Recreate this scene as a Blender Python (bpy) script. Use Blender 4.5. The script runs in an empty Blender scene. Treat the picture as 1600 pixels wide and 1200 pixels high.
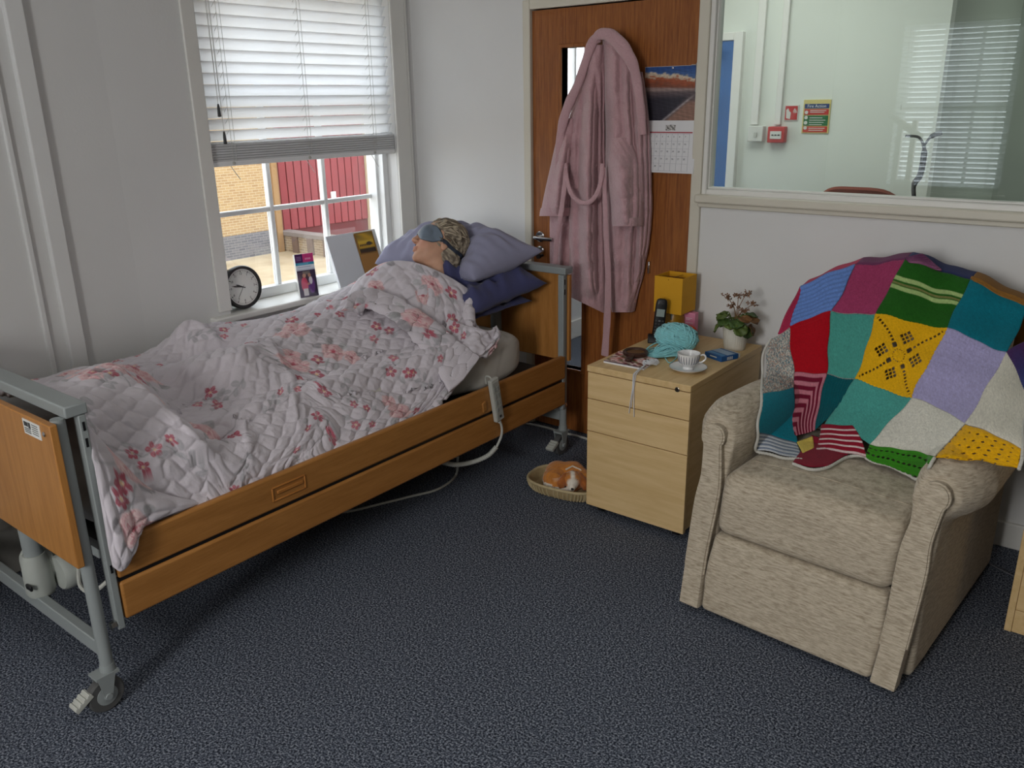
import bpy, bmesh, math, random
import numpy as np
from math import sin, cos, pi, radians, sqrt
from mathutils import Vector, Matrix

SC = bpy.context.scene
COL = SC.collection
rng = np.random.default_rng(7)
random.seed(7)

# ---------------------------------------------------------------- camera
FPX, YAW, PITCH, ROLL, EYE = 1309.373, radians(38.40916), radians(18.62823), radians(0.98604), 1.6
_f = np.array([-sin(YAW)*cos(PITCH), cos(YAW)*cos(PITCH), -sin(PITCH)])
_r = np.array([cos(YAW), sin(YAW), 0.0])
_d = np.cross(_f, _r)
CM = np.array([cos(ROLL)*_r + sin(ROLL)*_d, -sin(ROLL)*_r + cos(ROLL)*_d, _f])
CP = np.array([0, 0, EYE])
camd = bpy.data.cameras.new('camera')
cam = bpy.data.objects.new('camera', camd); COL.objects.link(cam)
camd.sensor_width = 36.0; camd.lens = 36.0*FPX/1600; camd.clip_start = 0.05; camd.clip_end = 200
cam.matrix_world = Matrix([[CM[0][i], -CM[1][i], -CM[2][i], CP[i]] for i in range(3)] + [[0, 0, 0, 1]])
SC.camera = cam

def at(px, py, **k):
    """world point on the plane X=.. / Y=.. / Z=.. along the sight line of a 1600x1200 pixel"""
    d = np.array([(px-800)/FPX, (py-600)/FPX, 1.0]) @ CM
    (a, v), = k.items()
    i = 'XYZ'.index(a)
    return CP + d*(v-CP[i])/d[i]

# ---------------------------------------------------------------- light and exposure
SC.view_settings.view_transform = 'Standard'
SC.view_settings.look = 'None'
SC.view_settings.exposure = 0.35
SC.view_settings.gamma = 1.0
SC.view_settings.use_curve_mapping = False
W = bpy.data.worlds.new('overcast_sky'); SC.world = W; W.use_nodes = True
_bg = W.node_tree.nodes['Background']
_bg.inputs[0].default_value = (0.86, 0.93, 1.0, 1); _bg.inputs[1].default_value = 3.0

def area(name, loc, target, sx, sy, power, col=(1, 1, 1), portal=False):
    l = bpy.data.lights.new(name, 'AREA'); l.shape = 'RECTANGLE'; l.size = sx; l.size_y = sy
    l.energy = power; l.color = col
    if portal: l.cycles.is_portal = True
    o = bpy.data.objects.new(name, l); COL.objects.link(o); o.location = loc
    o.rotation_euler = (Vector(target)-Vector(loc)).to_track_quat('-Z', 'Y').to_euler()
    return o
area('ceiling_fill', (-0.7, 0.6, 2.58), (-0.7, 0.6, 0), 1.2, 0.6, 6, (1.0, 0.99, 0.97))  # added fill lamp above the view; no ceiling fixture is built
area('back_fill', (-0.68, -2.3, 1.6), (0.1, 2.2, 0.3), 0.7, 1.5, 68, (1.0, 0.99, 0.97))  # unseen fill added in front of the solid back wall, clear of its window
area('beyond_room_fill', (-1.9, 4.5, 2.5), (-1.8, 4.7, 0), 1.6, 0.9, 13, (0.98, 1.0, 0.97))  # extra downward lamp, added to brighten the room behind the partition
area('alcove_fill', (0.6, 6.9, 2.55), (0.0, 7.0, 0), 1.2, 0.6, 16, (0.98, 1.0, 0.97))  # invented lamp that lifts the alcove, which would be nearly black

# ---------------------------------------------------------------- small helpers
def lin(c):
    c = np.asarray(c, float)/255.0
    return np.where(c <= 0.04045, c/12.92, ((c+0.055)/1.055)**2.4)

class MB:
    """collects shapes that become ONE mesh object"""
    def __init__(s): s.v = []; s.f = []; s.c = []; s.n = 0
    def add(s, V, F, C=None):
        V = np.asarray(V, float).reshape(-1, 3)
        s.v.append(V); s.f += [tuple(int(i)+s.n for i in f) for f in F]; s.n += len(V)
        s.c.append(np.ones((len(V), 3)) if C is None else np.broadcast_to(np.asarray(C, float), (len(V), 3)))
        return s
    def box(s, x0, x1, y0, y1, z0, z1, C=None):
        V = [(x, y, z) for x in (x0, x1) for y in (y0, y1) for z in (z0, z1)]
        return s.add(V, [(0, 1, 3, 2), (4, 6, 7, 5), (0, 4, 5, 1), (2, 3, 7, 6), (0, 2, 6, 4), (1, 5, 7, 3)], C)
    def obox(s, c, ax, h, C=None):
        c = np.asarray(c, float); ax = [np.asarray(a, float) for a in ax]
        V = [c+ax[0]*h[0]*i+ax[1]*h[1]*j+ax[2]*h[2]*k for i in (-1, 1) for j in (-1, 1) for k in (-1, 1)]
        return s.add(V, [(0, 1, 3, 2), (4, 6, 7, 5), (0, 4, 5, 1), (2, 3, 7, 6), (0, 2, 6, 4), (1, 5, 7, 3)], C)
    def tube(s, pts, r, n=8, closed=False, C=None, flat=1.0, up=None):
        P = np.asarray(pts, float); m = len(P)
        R = np.broadcast_to(np.asarray(r, float), (m,))
        T = (np.roll(P, -1, 0)-np.roll(P, 1, 0)) if closed else np.gradient(P, axis=0)
        T /= np.linalg.norm(T, axis=1)[:, None]+1e-12
        u = np.array(up if up is not None else ([0, 0, 1.0] if abs(T[0][2]) < 0.9 else [1.0, 0, 0]), float)
        V = []
        for i in range(m):
            a = u-T[i]*(u@T[i]); a /= np.linalg.norm(a)+1e-12; b = np.cross(T[i], a); u = a
            for k in range(n):
                t = 2*pi*k/n; V.append(P[i]+R[i]*(cos(t)*a*flat+sin(t)*b))
        F = []
        for i in range(m if closed else m-1):
            j = (i+1) % m
            for k in range(n):
                l = (k+1) % n; F.append((i*n+k, i*n+l, j*n+l, j*n+k))
        if not closed:
            F.append(tuple(range(n-1, -1, -1))); F.append(tuple((m-1)*n+k for k in range(n)))
        return s.add(V, F, C)
    def lathe(s, prof, c, n=24, axes=None, C=None, caps=True):
        ax = np.eye(3) if axes is None else np.asarray(axes, float)
        c = np.asarray(c, float); V = []; F = []
        for r, z in prof:
            for k in range(n):
                t = 2*pi*k/n; V.append(c+ax[0]*r*cos(t)+ax[1]*r*sin(t)+ax[2]*z)
        m = len(prof)
        for i in range(m-1):
            for k in range(n):
                l = (k+1) % n; F.append((i*n+k, i*n+l, (i+1)*n+l, (i+1)*n+k))
        if caps: F.append(tuple(range(n-1, -1, -1))); F.append(tuple((m-1)*n+k for k in range(n)))
        return s.add(V, F, C)
    def grid(s, P, C=None, cu=False, cv=False):
        P = np.asarray(P, float); a, b = P.shape[:2]
        I = np.arange(a*b).reshape(a, b)
        if cu: I = np.vstack([I, I[:1]])
        if cv: I = np.hstack([I, I[:, :1]])
        F = np.stack([I[:-1, :-1], I[1:, :-1], I[1:, 1:], I[:-1, 1:]], -1).reshape(-1, 4)
        return s.add(P.reshape(-1, 3), F, None if C is None else np.asarray(C).reshape(-1, 3))
    def prism(s, poly, o, ex, ey, ez, d, C=None):
        """polygon (a,b) placed at o + a*ex + b*ey, extruded by d along ez"""
        o, ex, ey, ez = [np.asarray(q, float) for q in (o, ex, ey, ez)]
        n = len(poly); A = [o+a*ex+b*ey for a, b in poly]; V = A+[p+ez*d for p in A]
        F = [tuple(range(n-1, -1, -1)), tuple(range(n, 2*n))]+[(i, (i+1) % n, n+(i+1) % n, n+i) for i in range(n)]
        return s.add(V, F, C)
    def ball(s, c, r, n=12, C=None):
        r = np.broadcast_to(np.asarray(r, float), (3,)); c = np.asarray(c, float)
        prof = [(max(1e-4, sin(pi*i/n)), -cos(pi*i/n)) for i in range(n+1)]
        ax = np.diag(r)
        return s.lathe(prof, c, n*2 if n > 5 else 8, ax, C)
    def build(s, name, mat, parent=None, smooth=35, bevel=0, seg=2, solid=0, off=-1, local=False, color=False, subs=0):
        V = np.concatenate(s.v).copy()
        if parent is not None and not local:
            V -= np.array(wloc(parent))
        me = bpy.data.meshes.new(name)
        me.from_pydata(V.tolist(), [], s.f); me.update()
        if color:
            at_ = me.color_attributes.new('Col', 'FLOAT_COLOR', 'POINT')
            c = np.concatenate([np.concatenate(s.c), np.ones((len(V), 1))], 1)
            at_.data.foreach_set('color', c.astype(np.float32).ravel())
        bm = bmesh.new(); bm.from_mesh(me); bmesh.ops.recalc_face_normals(bm, faces=bm.faces); bm.to_mesh(me); bm.free()
        if smooth:
            me.polygons.foreach_set('use_smooth', [True]*len(me.polygons))
            if smooth < 180: me.set_sharp_from_angle(angle=radians(smooth))
        me.materials.append(mat)
        o = bpy.data.objects.new(name, me); COL.objects.link(o)
        if parent is not None: o.parent = parent
        if solid:
            q = o.modifiers.new('s', 'SOLIDIFY'); q.thickness = solid; q.offset = off
        if bevel:
            q = o.modifiers.new('b', 'BEVEL'); q.width = bevel; q.segments = seg; q.limit_method = 'ANGLE'; q.angle_limit = radians(40); q.harden_normals = False
        if subs:
            q = o.modifiers.new('u', 'SUBSURF'); q.levels = subs; q.render_levels = subs
        return o

def wloc(o):
    v = Vector((0, 0, 0))
    while o is not None: v += o.location; o = o.parent
    return v
def tag(o, label=None, cat=None, group=None, kind=None):
    if label: o['label'] = label
    if cat: o['category'] = cat
    if group: o['group'] = group
    if kind: o['kind'] = kind
    return o
def thing(name, label, cat, loc=(0, 0, 0), group=None, rot=None):
    o = bpy.data.objects.new(name, None); COL.objects.link(o); o.empty_display_size = 0.05
    o.location = loc
    if rot is not None: o.rotation_euler = rot
    return tag(o, label, cat, group)
def struct(name, loc=(0, 0, 0)):
    o = bpy.data.objects.new(name, None); COL.objects.link(o); o.location = loc; o['kind'] = 'structure'; return o
def S(o): o['kind'] = 'structure'; return o
def copy_tree(o, parent=None):
    c = o.copy(); COL.objects.link(c)
    if parent is not None: c.parent = parent
    for ch in list(o.children): copy_tree(ch, c)
    return c

def fnoise(P, scale, seed=0, oct=3):
    """cheap smooth noise (sums of tilted sines) on an (...,k) array"""
    g = np.random.default_rng(seed); P = np.asarray(P, float); out = 0; a = 1.0; k = P.shape[-1]; tot = 0
    for o in range(oct):
        for j in range(4):
            w = g.normal(size=k); w /= np.linalg.norm(w)
            out = out+a*np.sin((P@w)*scale*(2**o)*g.uniform(.7, 1.4)*2*pi+g.uniform(0, 6.28)); tot += a*a/2
        a *= .55
    return out/np.sqrt(tot)
def smin(a, b, k):
    h = np.clip(.5+.5*(b-a)/k, 0, 1); return b*(1-h)+a*h-k*h*(1-h)
def ell(P, c, r, M=None):
    q = P-np.asarray(c, float)
    if M is not None: q = q@np.asarray(M, float).T
    q = q/np.asarray(r, float); l = np.sqrt((q*q).sum(-1)); l2 = np.sqrt(((q/np.asarray(r, float))**2).sum(-1))+1e-9
    return l*(l-1)/l2
def cap(P, a, b, ra, rb):
    a = np.asarray(a, float); b = np.asarray(b, float); ab = b-a
    t = np.clip(((P-a)@ab)/(ab@ab), 0, 1)
    return np.sqrt(((P-a-t[..., None]*ab)**2).sum(-1))-(ra+(rb-ra)*t)
def rbox(P, c, h, r):
    q = np.abs(P-np.asarray(c, float))-(np.asarray(h, float)-r)
    return np.sqrt((np.maximum(q, 0)**2).sum(-1))+np.minimum(q.max(-1), 0)-r
def sdf_mesh(fn, lo, hi, h):
    """surface nets of fn<0"""
    lo = np.asarray(lo, float); n = np.ceil((np.asarray(hi, float)-lo)/h).astype(int)+1
    G = np.stack(np.meshgrid(*[lo[i]+h*np.arange(n[i]) for i in range(3)], indexing='ij'), -1)
    D = fn(G); ins = D < 0
    c = n-1; acc = np.zeros((*c, 3)); cnt = np.zeros(tuple(c))
    def sl(o, ax=None): return tuple(slice(o[i], o[i]+c[i]) for i in range(3))
    for ax in range(3):
        oth = [i for i in range(3) if i != ax]
        for a in (0, 1):
            for b in (0, 1):
                o0 = [0, 0, 0]; o0[oth[0]] = a; o0[oth[1]] = b; o1 = list(o0); o1[ax] = 1
                d0, d1 = D[sl(o0)], D[sl(o1)]; m = (d0 < 0) != (d1 < 0)
                t = np.where(m, d0/(d0-d1+1e-20*(d0 == d1)), 0)
                p = np.broadcast_to(np.array(o0, float), (*c, 3)).copy(); p[..., ax] += t
                acc[m] += p[m]; cnt[m] += 1
    act = cnt > 0; idx = -np.ones(tuple(c), int); idx[act] = np.arange(act.sum())
    ijk = np.argwhere(act); V = lo+h*(ijk+acc[act]/cnt[act][:, None])
    F = []
    for ax in range(3):
        o = [i for i in range(3) if i != ax]
        A = [slice(None)]*3; B = [slice(None)]*3; A[ax] = slice(0, -1); B[ax] = slice(1, None)
        cr = ins[tuple(A)] != ins[tuple(B)]
        e = np.argwhere(cr); ok = (e[:, o[0]] > 0) & (e[:, o[1]] > 0) & (e[:, o[0]] < c[o[0]]) & (e[:, o[1]] < c[o[1]]) & (e[:, ax] < c[ax]); e = e[ok]
        def g(a, b):
            q = e.copy(); q[:, o[0]] -= a; q[:, o[1]] -= b; return idx[q[:, 0], q[:, 1], q[:, 2]]
        F.append(np.stack([g(0, 0), g(1, 0), g(1, 1), g(0, 1)], 1))
    F = np.concatenate(F); F = F[(F >= 0).all(1)]
    return V, F
def crom(P, n, closed=False):
    """Catmull-Rom through points"""
    P = np.asarray(P, float)
    Q = np.concatenate([P[-1:], P, P[:2]]) if closed else np.concatenate([2*P[:1]-P[1:2], P, 2*P[-1:]-P[-2:-1]])
    m = len(P) if closed else len(P)-1; out = []
    for t in np.linspace(0, m, n, endpoint=not closed):
        i = min(int(t), m-1); u = t-i; a, b, c, d = Q[i], Q[i+1], Q[i+2], Q[i+3]
        out.append(.5*((2*b)+(c-a)*u+(2*a-5*b+4*c-d)*u*u+(3*b-a-3*c+d)*u**3))
    return np.array(out)
class RBF:
    """thin plate spline"""
    def __init__(s, X, y, lam=0.0):
        s.X = np.asarray(X, float); n = len(s.X); y = np.asarray(y, float)
        K = s.k(s.X); K[np.diag_indices(n)] += lam
        Q = np.concatenate([np.ones((n, 1)), s.X], 1); m = Q.shape[1]
        A = np.block([[K, Q], [Q.T, np.zeros((m, m))]])
        b = np.concatenate([y.reshape(n, -1), np.zeros((m, y.reshape(n, -1).shape[1]))])
        s.w = np.linalg.solve(A, b)
    def k(s, Z):
        r2 = ((Z[:, None]-s.X[None])**2).sum(-1); return np.where(r2 > 0, .5*r2*np.log(r2+1e-30), 0)
    def __call__(s, Z):
        Z = np.asarray(Z, float); sh = Z.shape[:-1]; Z = Z.reshape(-1, Z.shape[-1]); out = []
        for i in range(0, len(Z), 20000):
            q = Z[i:i+20000]; out.append(np.concatenate([s.k(q), np.ones((len(q), 1)), q], 1)@s.w)
        o = np.concatenate(out); return o.reshape(*sh, -1)[..., 0] if o.shape[1] == 1 else o.reshape(*sh, -1)

# ---------------------------------------------------------------- materials
def nt(name):
    m = bpy.data.materials.new(name); m.use_nodes = True
    return m, m.node_tree.nodes, m.node_tree.links, m.node_tree.nodes['Principled BSDF']
def mapping(N, L, scale, coord='Object', rot=(0, 0, 0)):
    tc = N.new('ShaderNodeTexCoord'); mp = N.new('ShaderNodeMapping')
    mp.inputs['Scale'].default_value = scale; mp.inputs['Rotation'].default_value = rot
    L.new(tc.outputs[coord], mp.inputs[0]); return mp
def mat(name, c, rough=.5, metal=0, var=.06, vs=6, bump=0, bs=80, spec=.4, stretch=(1, 1, 1), sheen=0, c2=None, trans=0, detail=4, bd=.004):
    """plain procedural surface: base colour with slow noise variation and a fine bump"""
    m, N, L, B = nt(name)
    c = lin(c); c2 = c*(1-var*2) if c2 is None else lin(c2)
    mp = mapping(N, L, stretch); n = N.new('ShaderNodeTexNoise'); n.inputs['Scale'].default_value = vs; n.inputs['Detail'].default_value = detail
    L.new(mp.outputs[0], n.inputs['Vector'])
    r = N.new('ShaderNodeValToRGB'); r.color_ramp.elements[0].position = .3; r.color_ramp.elements[1].position = .7
    r.color_ramp.elements[0].color = (*c2, 1); r.color_ramp.elements[1].color = (*c, 1)
    L.new(n.outputs[0], r.inputs[0]); L.new(r.outputs[0], B.inputs['Base Color'])
    B.inputs['Roughness'].default_value = rough; B.inputs['Metallic'].default_value = metal
    B.inputs['Specular IOR Level'].default_value = spec
    if sheen: B.inputs['Sheen Weight'].default_value = sheen
    if trans: B.inputs['Transmission Weight'].default_value = trans
    if bump:
        n2 = N.new('ShaderNodeTexNoise'); n2.inputs['Scale'].default_value = bs; n2.inputs['Detail'].default_value = 3
        L.new(mp.outputs[0], n2.inputs['Vector'])
        b = N.new('ShaderNodeBump'); b.inputs['Strength'].default_value = bump; b.inputs['Distance'].default_value = bd
        L.new(n2.outputs[0], b.inputs['Height']); L.new(b.outputs[0], B.inputs['Normal'])
    return m
def colmat(name, rough=.85, bump=0, bs=300, spec=.2, sheen=0, bd=.002, trans=0):
    """surface whose printed / dyed pattern is stored per vertex"""
    m, N, L, B = nt(name)
    a = N.new('ShaderNodeVertexColor'); a.layer_name = 'Col'
    L.new(a.outputs[0], B.inputs['Base Color']); B.inputs['Roughness'].default_value = rough
    B.inputs['Specular IOR Level'].default_value = spec
    if sheen: B.inputs['Sheen Weight'].default_value = sheen
    if bump:
        mp = mapping(N, L, (1, 1, 1)); n2 = N.new('ShaderNodeTexNoise'); n2.inputs['Scale'].default_value = bs; n2.inputs['Detail'].default_value = 3
        L.new(mp.outputs[0], n2.inputs['Vector'])
        b = N.new('ShaderNodeBump'); b.inputs['Strength'].default_value = bump; b.inputs['Distance'].default_value = bd
        L.new(n2.outputs[0], b.inputs['Height']); L.new(b.outputs[0], B.inputs['Normal'])
    return m
def wood(name, c1, c2, stretch, rough=.4, scale=7, spec=.4, streak=.35):
    m, N, L, B = nt(name)
    mp = mapping(N, L, stretch)
    n = N.new('ShaderNodeTexNoise'); n.inputs['Scale'].default_value = scale; n.inputs['Detail'].default_value = 6; n.inputs['Distortion'].default_value = .4
    L.new(mp.outputs[0], n.inputs['Vector'])
    n2 = N.new('ShaderNodeTexNoise'); n2.inputs['Scale'].default_value = scale*5; n2.inputs['Detail'].default_value = 3
    L.new(mp.outputs[0], n2.inputs['Vector'])
    mx = N.new('ShaderNodeMath'); mx.operation = 'MULTIPLY_ADD'; mx.inputs[1].default_value = streak
    ad = N.new('ShaderNodeMath'); ad.operation = 'MULTIPLY'; ad.inputs[1].default_value = 1-streak
    L.new(n.outputs[0], ad.inputs[0]); L.new(n2.outputs[0], mx.inputs[0]); L.new(ad.outputs[0], mx.inputs[2])
    r = N.new('ShaderNodeValToRGB'); r.color_ramp.elements[0].position = .36; r.color_ramp.elements[1].position = .64
    r.color_ramp.elements[0].color = (*lin(c2), 1); r.color_ramp.elements[1].color = (*lin(c1), 1)
    L.new(mx.outputs[0], r.inputs[0]); L.new(r.outputs[0], B.inputs['Base Color'])
    B.inputs['Roughness'].default_value = rough; B.inputs['Specular IOR Level'].default_value = spec
    b = N.new('ShaderNodeBump'); b.inputs['Strength'].default_value = .05; b.inputs['Distance'].default_value = .002
    L.new(n2.outputs[0], b.inputs['Height']); L.new(b.outputs[0], B.inputs['Normal'])
    return m
def glassmat(name, tint=(1, 1, 1), refl=1.0, ior=1.5):
    m = bpy.data.materials.new(name); m.use_nodes = True
    N, L = m.node_tree.nodes, m.node_tree.links; N.clear()
    o = N.new('ShaderNodeOutputMaterial'); t = N.new('ShaderNodeBsdfTransparent'); t.inputs[0].default_value = (*tint, 1)
    g = N.new('ShaderNodeBsdfGlossy'); g.inputs['Roughness'].default_value = 0.0; g.inputs[0].default_value = (refl, refl, refl, 1)
    fr = N.new('ShaderNodeFresnel'); 
    ge = N.new('ShaderNodeNewGeometry'); mi = N.new('ShaderNodeMix'); mi.inputs[2].default_value = ior; mi.inputs[3].default_value = 1/ior
    L.new(ge.outputs['Backfacing'], mi.inputs[0]); L.new(mi.outputs[0], fr.inputs[0])
    mx = N.new('ShaderNodeMixShader'); L.new(fr.outputs[0], mx.inputs[0]); L.new(t.outputs[0], mx.inputs[1]); L.new(g.outputs[0], mx.inputs[2]); L.new(mx.outputs[0], o.inputs[0])
    return m
M_WALL = mat('painted_plaster', (222, 222, 221), .75, var=.015, vs=3, bump=.08, bs=120, spec=.25)
M_WALL2 = mat('pale_green_white_paint', (222, 226, 218), .75, var=.015, vs=3, spec=.25)
M_TRIM = mat('white_gloss_paint', (228, 227, 222), .35, var=.015, vs=5)
M_CREAM = mat('cream_gloss_paint', (214, 209, 194), .4, var=.02, vs=5)
M_SASH = mat('white_window_paint', (238, 240, 240), .35, var=.01)
M_GREY = mat('grey_painted_steel', (146, 152, 152), .42, var=.03, vs=9, bump=.03, bs=300)
M_CHROME = mat('chrome', (200, 200, 200), .18, metal=1, var=.02)
M_BLACK = mat('black_plastic', (22, 22, 24), .4, var=.1)
M_DGREY = mat('dark_grey_plastic', (62, 63, 64), .6, var=.08)
M_WHITEP = mat('white_plastic', (214, 214, 208), .45, var=.02)
M_GREYP = mat('pale_grey_plastic', (186, 187, 180), .5, var=.02)
M_GLASS = glassmat('clear_glass')
M_PART = glassmat('partition_glass', (.93, .97, .95), 1.0, 1.62)
# ================================================================ SETTING
XW, YF = -3.23, 3.30
# --- carpet
def carpet():
    m, N, L, B = nt('blue_grey_carpet')
    mp = mapping(N, L, (1, 1, 1))
    n = N.new('ShaderNodeTexNoise'); n.inputs['Scale'].default_value = 170; n.inputs['Detail'].default_value = 2.5; n.inputs['Roughness'].default_value = .7
    L.new(mp.outputs[0], n.inputs['Vector'])
    r = N.new('ShaderNodeValToRGB'); e = r.color_ramp.elements
    e[0].position = .36; e[0].color = (*lin((24, 28, 36)), 1); e[1].position = .64; e[1].color = (*lin((162, 168, 179)), 1)
    q = e.new(.5); q.color = (*lin((80, 87, 102)), 1)
    L.new(n.outputs[0], r.inputs[0])
    n2 = N.new('ShaderNodeTexNoise'); n2.inputs['Scale'].default_value = 2.2; n2.inputs['Detail'].default_value = 3
    L.new(mp.outputs[0], n2.inputs['Vector'])
    r2 = N.new('ShaderNodeValToRGB'); r2.color_ramp.elements[0].color = (.85, .85, .85, 1); r2.color_ramp.elements[1].color = (1, 1, 1, 1)
    L.new(n2.outputs[0], r2.inputs[0])
    mx = N.new('ShaderNodeMix'); mx.data_type = 'RGBA'; mx.blend_type = 'MULTIPLY'; mx.inputs[0].default_value = 1
    L.new(r.outputs[0], mx.inputs[6]); L.new(r2.outputs[0], mx.inputs[7]); L.new(mx.outputs[2], B.inputs['Base Color'])
    B.inputs['Roughness'].default_value = .95; B.inputs['Specular IOR Level'].default_value = .1
    b = N.new('ShaderNodeBump'); b.inputs['Strength'].default_value = .7; b.inputs['Distance'].default_value = .006
    L.new(n.outputs[0], b.inputs['Height']); L.new(b.outputs[0], B.inputs['Normal'])
    return m
M_CARPET = carpet()
S(MB().box(-3.6, 2.3, -2.6, 7.8, -.08, 0).build('floor', M_CARPET, smooth=0))
S(MB().box(-3.6, 2.3, -2.6, 7.8, 2.62, 2.7).build('ceiling', mat('ceiling_paint', (232, 230, 224), .8, var=.01), smooth=0))

def hole_wall(mb, a0, a1, z0, z1, holes, mk):
    """boxes around rectangular holes (h0,h1,hz0,hz1) sorted along the wall; mk(a0,a1,z0,z1) adds a box"""
    p = a0
    for h0, h1, g0, g1 in holes:
        if h0 > p: mk(p, h0, z0, z1)
        if g0 > z0: mk(h0, h1, z0, g0)
        if g1 < z1: mk(h0, h1, g1, z1)
        p = h1
    if p < a1: mk(p, a1, z0, z1)
WIN = (2.075, 3.15, .715, 2.16)
m = MB(); hole_wall(m, 1.674, 7.8, 0, 2.62, [WIN, (4.15, 5.3, .72, 2.16)], lambda a, b, c, d: m.box(XW-.215, XW, a, b, c, d))
m.prism([(XW, 1.674), (XW-.3, 1.674), (XW-.3, -2.6), (-2.98, -2.6)], (0, 0, 0), (1, 0, 0), (0, 1, 0), (0, 0, 1), 2.62)
S(m.build('wall_left', M_WALL, smooth=0))
def xl(y): return XW+(1.674-y)/4.274*.25     # face of the turned part of the left wall
# far wall with door and partition window
m = MB(); hole_wall(m, XW, 2.3, 0, 2.62, [(-2.47, -1.625, 0, 1.99), (-1.58, 1.9, 1.20, 2.4)], lambda a, b, c, d: m.box(a, b, YF, YF+.1, c, d))
S(m.build('wall_far', M_WALL, smooth=0))
m = MB(); hole_wall(m, -2.98, 2.3, 0, 2.62, [(-2.36, -1.36, .70, 2.24)], lambda a, b, c, d: m.box(a, b, -2.6, -2.4, c, d))
S(m.build('wall_back', M_WALL, smooth=0))
S(MB().box(2.2, 2.3, -2.6, 7.8, 0, 2.62).build('wall_right', mat('taupe_paint', (128, 120, 110), .8, var=.02), smooth=0))
S(MB().box(XW, -1.2, 5.5, 5.6, 0, 2.62).build('wall_beyond', M_WALL2, smooth=0))
S(MB().box(-1.2, 2.3, 7.7, 7.8, 0, 2.62).box(-1.3, -1.2, 5.6, 7.7, 0, 2.62).build('wall_alcove', mat('grey_green_paint', (176, 184, 172), .8, var=.02), smooth=0))

# --- skirtings, trims
S(MB().box(-1.585, 2.2, YF-.018, YF, 0, .10).build('baseboard_far', M_TRIM, bevel=.005))
S(MB().box(XW, -2.52, YF-.018, YF, 0, .12).build('baseboard_corner', M_TRIM, bevel=.005))
S(MB().box(XW, XW+.02, 3.42, 5.48, 0, .13).build('baseboard_beyond', M_TRIM, bevel=.005))
m = MB(); y0, y1 = -1.5, 1.67
m.add([(xl(y0)+a, y0, z) for a in (0, .10) for z in (0, .185)]+[(xl(y1)+a, y1, z) for a in (0, .10) for z in (0, .185)],
      [(0, 1, 3, 2), (4, 6, 7, 5), (0, 4, 5, 1), (2, 3, 7, 6), (0, 2, 6, 4), (1, 5, 7, 3)])
S(m.build('baseboard_left', mat('grey_trunking', (150, 148, 142), .5), bevel=.006))
m = MB()
for y in (1.385,): m.box(xl(y)-.01, xl(y)+.022, y-.035, y+.03, .185, 2.62)
S(m.build('trim_1', M_WALL, bevel=.006))
S(MB().box(xl(1.28)-.01, xl(1.28)+.012, 1.275, 1.295, .185, 2.62).build('trim_2', M_WALL, bevel=.004))
m = MB().box(-2.508, -2.467, YF-.016, YF+.09, 0, 2.03).box(-2.467, -1.60, YF-.016, YF+.09, 1.99, 2.03).box(-1.632, -1.586, YF-.016, YF+.1, 0, 1.99)
S(m.build('trim_3', M_CREAM, bevel=.004))
# corner boxing beside the window
S(MB().box(XW, XW+.012, 3.245, 3.262, .73, 2.62).build('trim_4', M_TRIM, bevel=.003))

# --- window 1
w1 = struct('window_1', (XW, 2.61, .73))
y0, y1, z0, z1 = WIN
GX = -3.40
m = MB().box(XW, XW+.014, y0-.062, y0, .745, 2.23).box(XW, XW+.014, y1, y1+.095, .745, 2.23).box(XW, XW+.014, y0, y1, 2.16, 2.23)
m.build('casing', M_TRIM, w1, bevel=.004)
MB().box(XW+.014, XW+.024, y1+.045, y1+.062, .86, .955).build('shutter_slot', M_TRIM, w1, bevel=.003)
MB().box(-3.42, XW+.045, y0-.105, y1+.11, .70, .728).build('sill', M_TRIM, w1, bevel=.006)
m = MB().box(GX-.05, GX+.03, y0, y0+.075, .728, 2.16).box(GX-.05, GX+.03, y1-.012, y1, .728, 2.16)
m.box(GX+.03, GX+.10, y1-.035, y1, .728, 2.16).box(GX+.0, GX+.06, y1-.05, y1-.012, .728, 2.16)
m.box(GX-.05, GX+.03, y0, y1, 2.1, 2.16)
m.build('sash_box', M_SASH, w1, bevel=.003)
m = MB().box(GX-.02, GX+.03, y0+.075, y1-.012, .728, .775).box(GX-.02, GX+.03, y0+.075, y1-.012, 1.60, 1.66)
m.build('sash_rail', M_SASH, w1, bevel=.004)
for y in (2.463, 2.79): MB().box(GX-.015, GX+.018, y-.011, y+.011, .775, 2.1).build('glazing_bar', M_SASH, w1, bevel=.004)
for z in (1.137,): MB().box(GX-.015, GX+.016, y0+.075, y1-.05, z-.011, z+.011).build('glazing_bar', M_SASH, w1, bevel=.004)
ys = [y0+.075, 2.452, 2.474, 2.779, 2.801, y1-.05]; zs = [.775, 1.126, 1.148, 1.60]
for i in range(3):
    for j in range(2):
        MB().box(GX-.004, GX, ys[2*i], ys[2*i+1], zs[2*j], zs[2*j+1]).build('pane', M_GLASS, w1, smooth=0)
MB().box(GX-.004, GX, y0+.075, y1-.05, 1.66, 2.1).build('pane', M_GLASS, w1, smooth=0)

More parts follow.
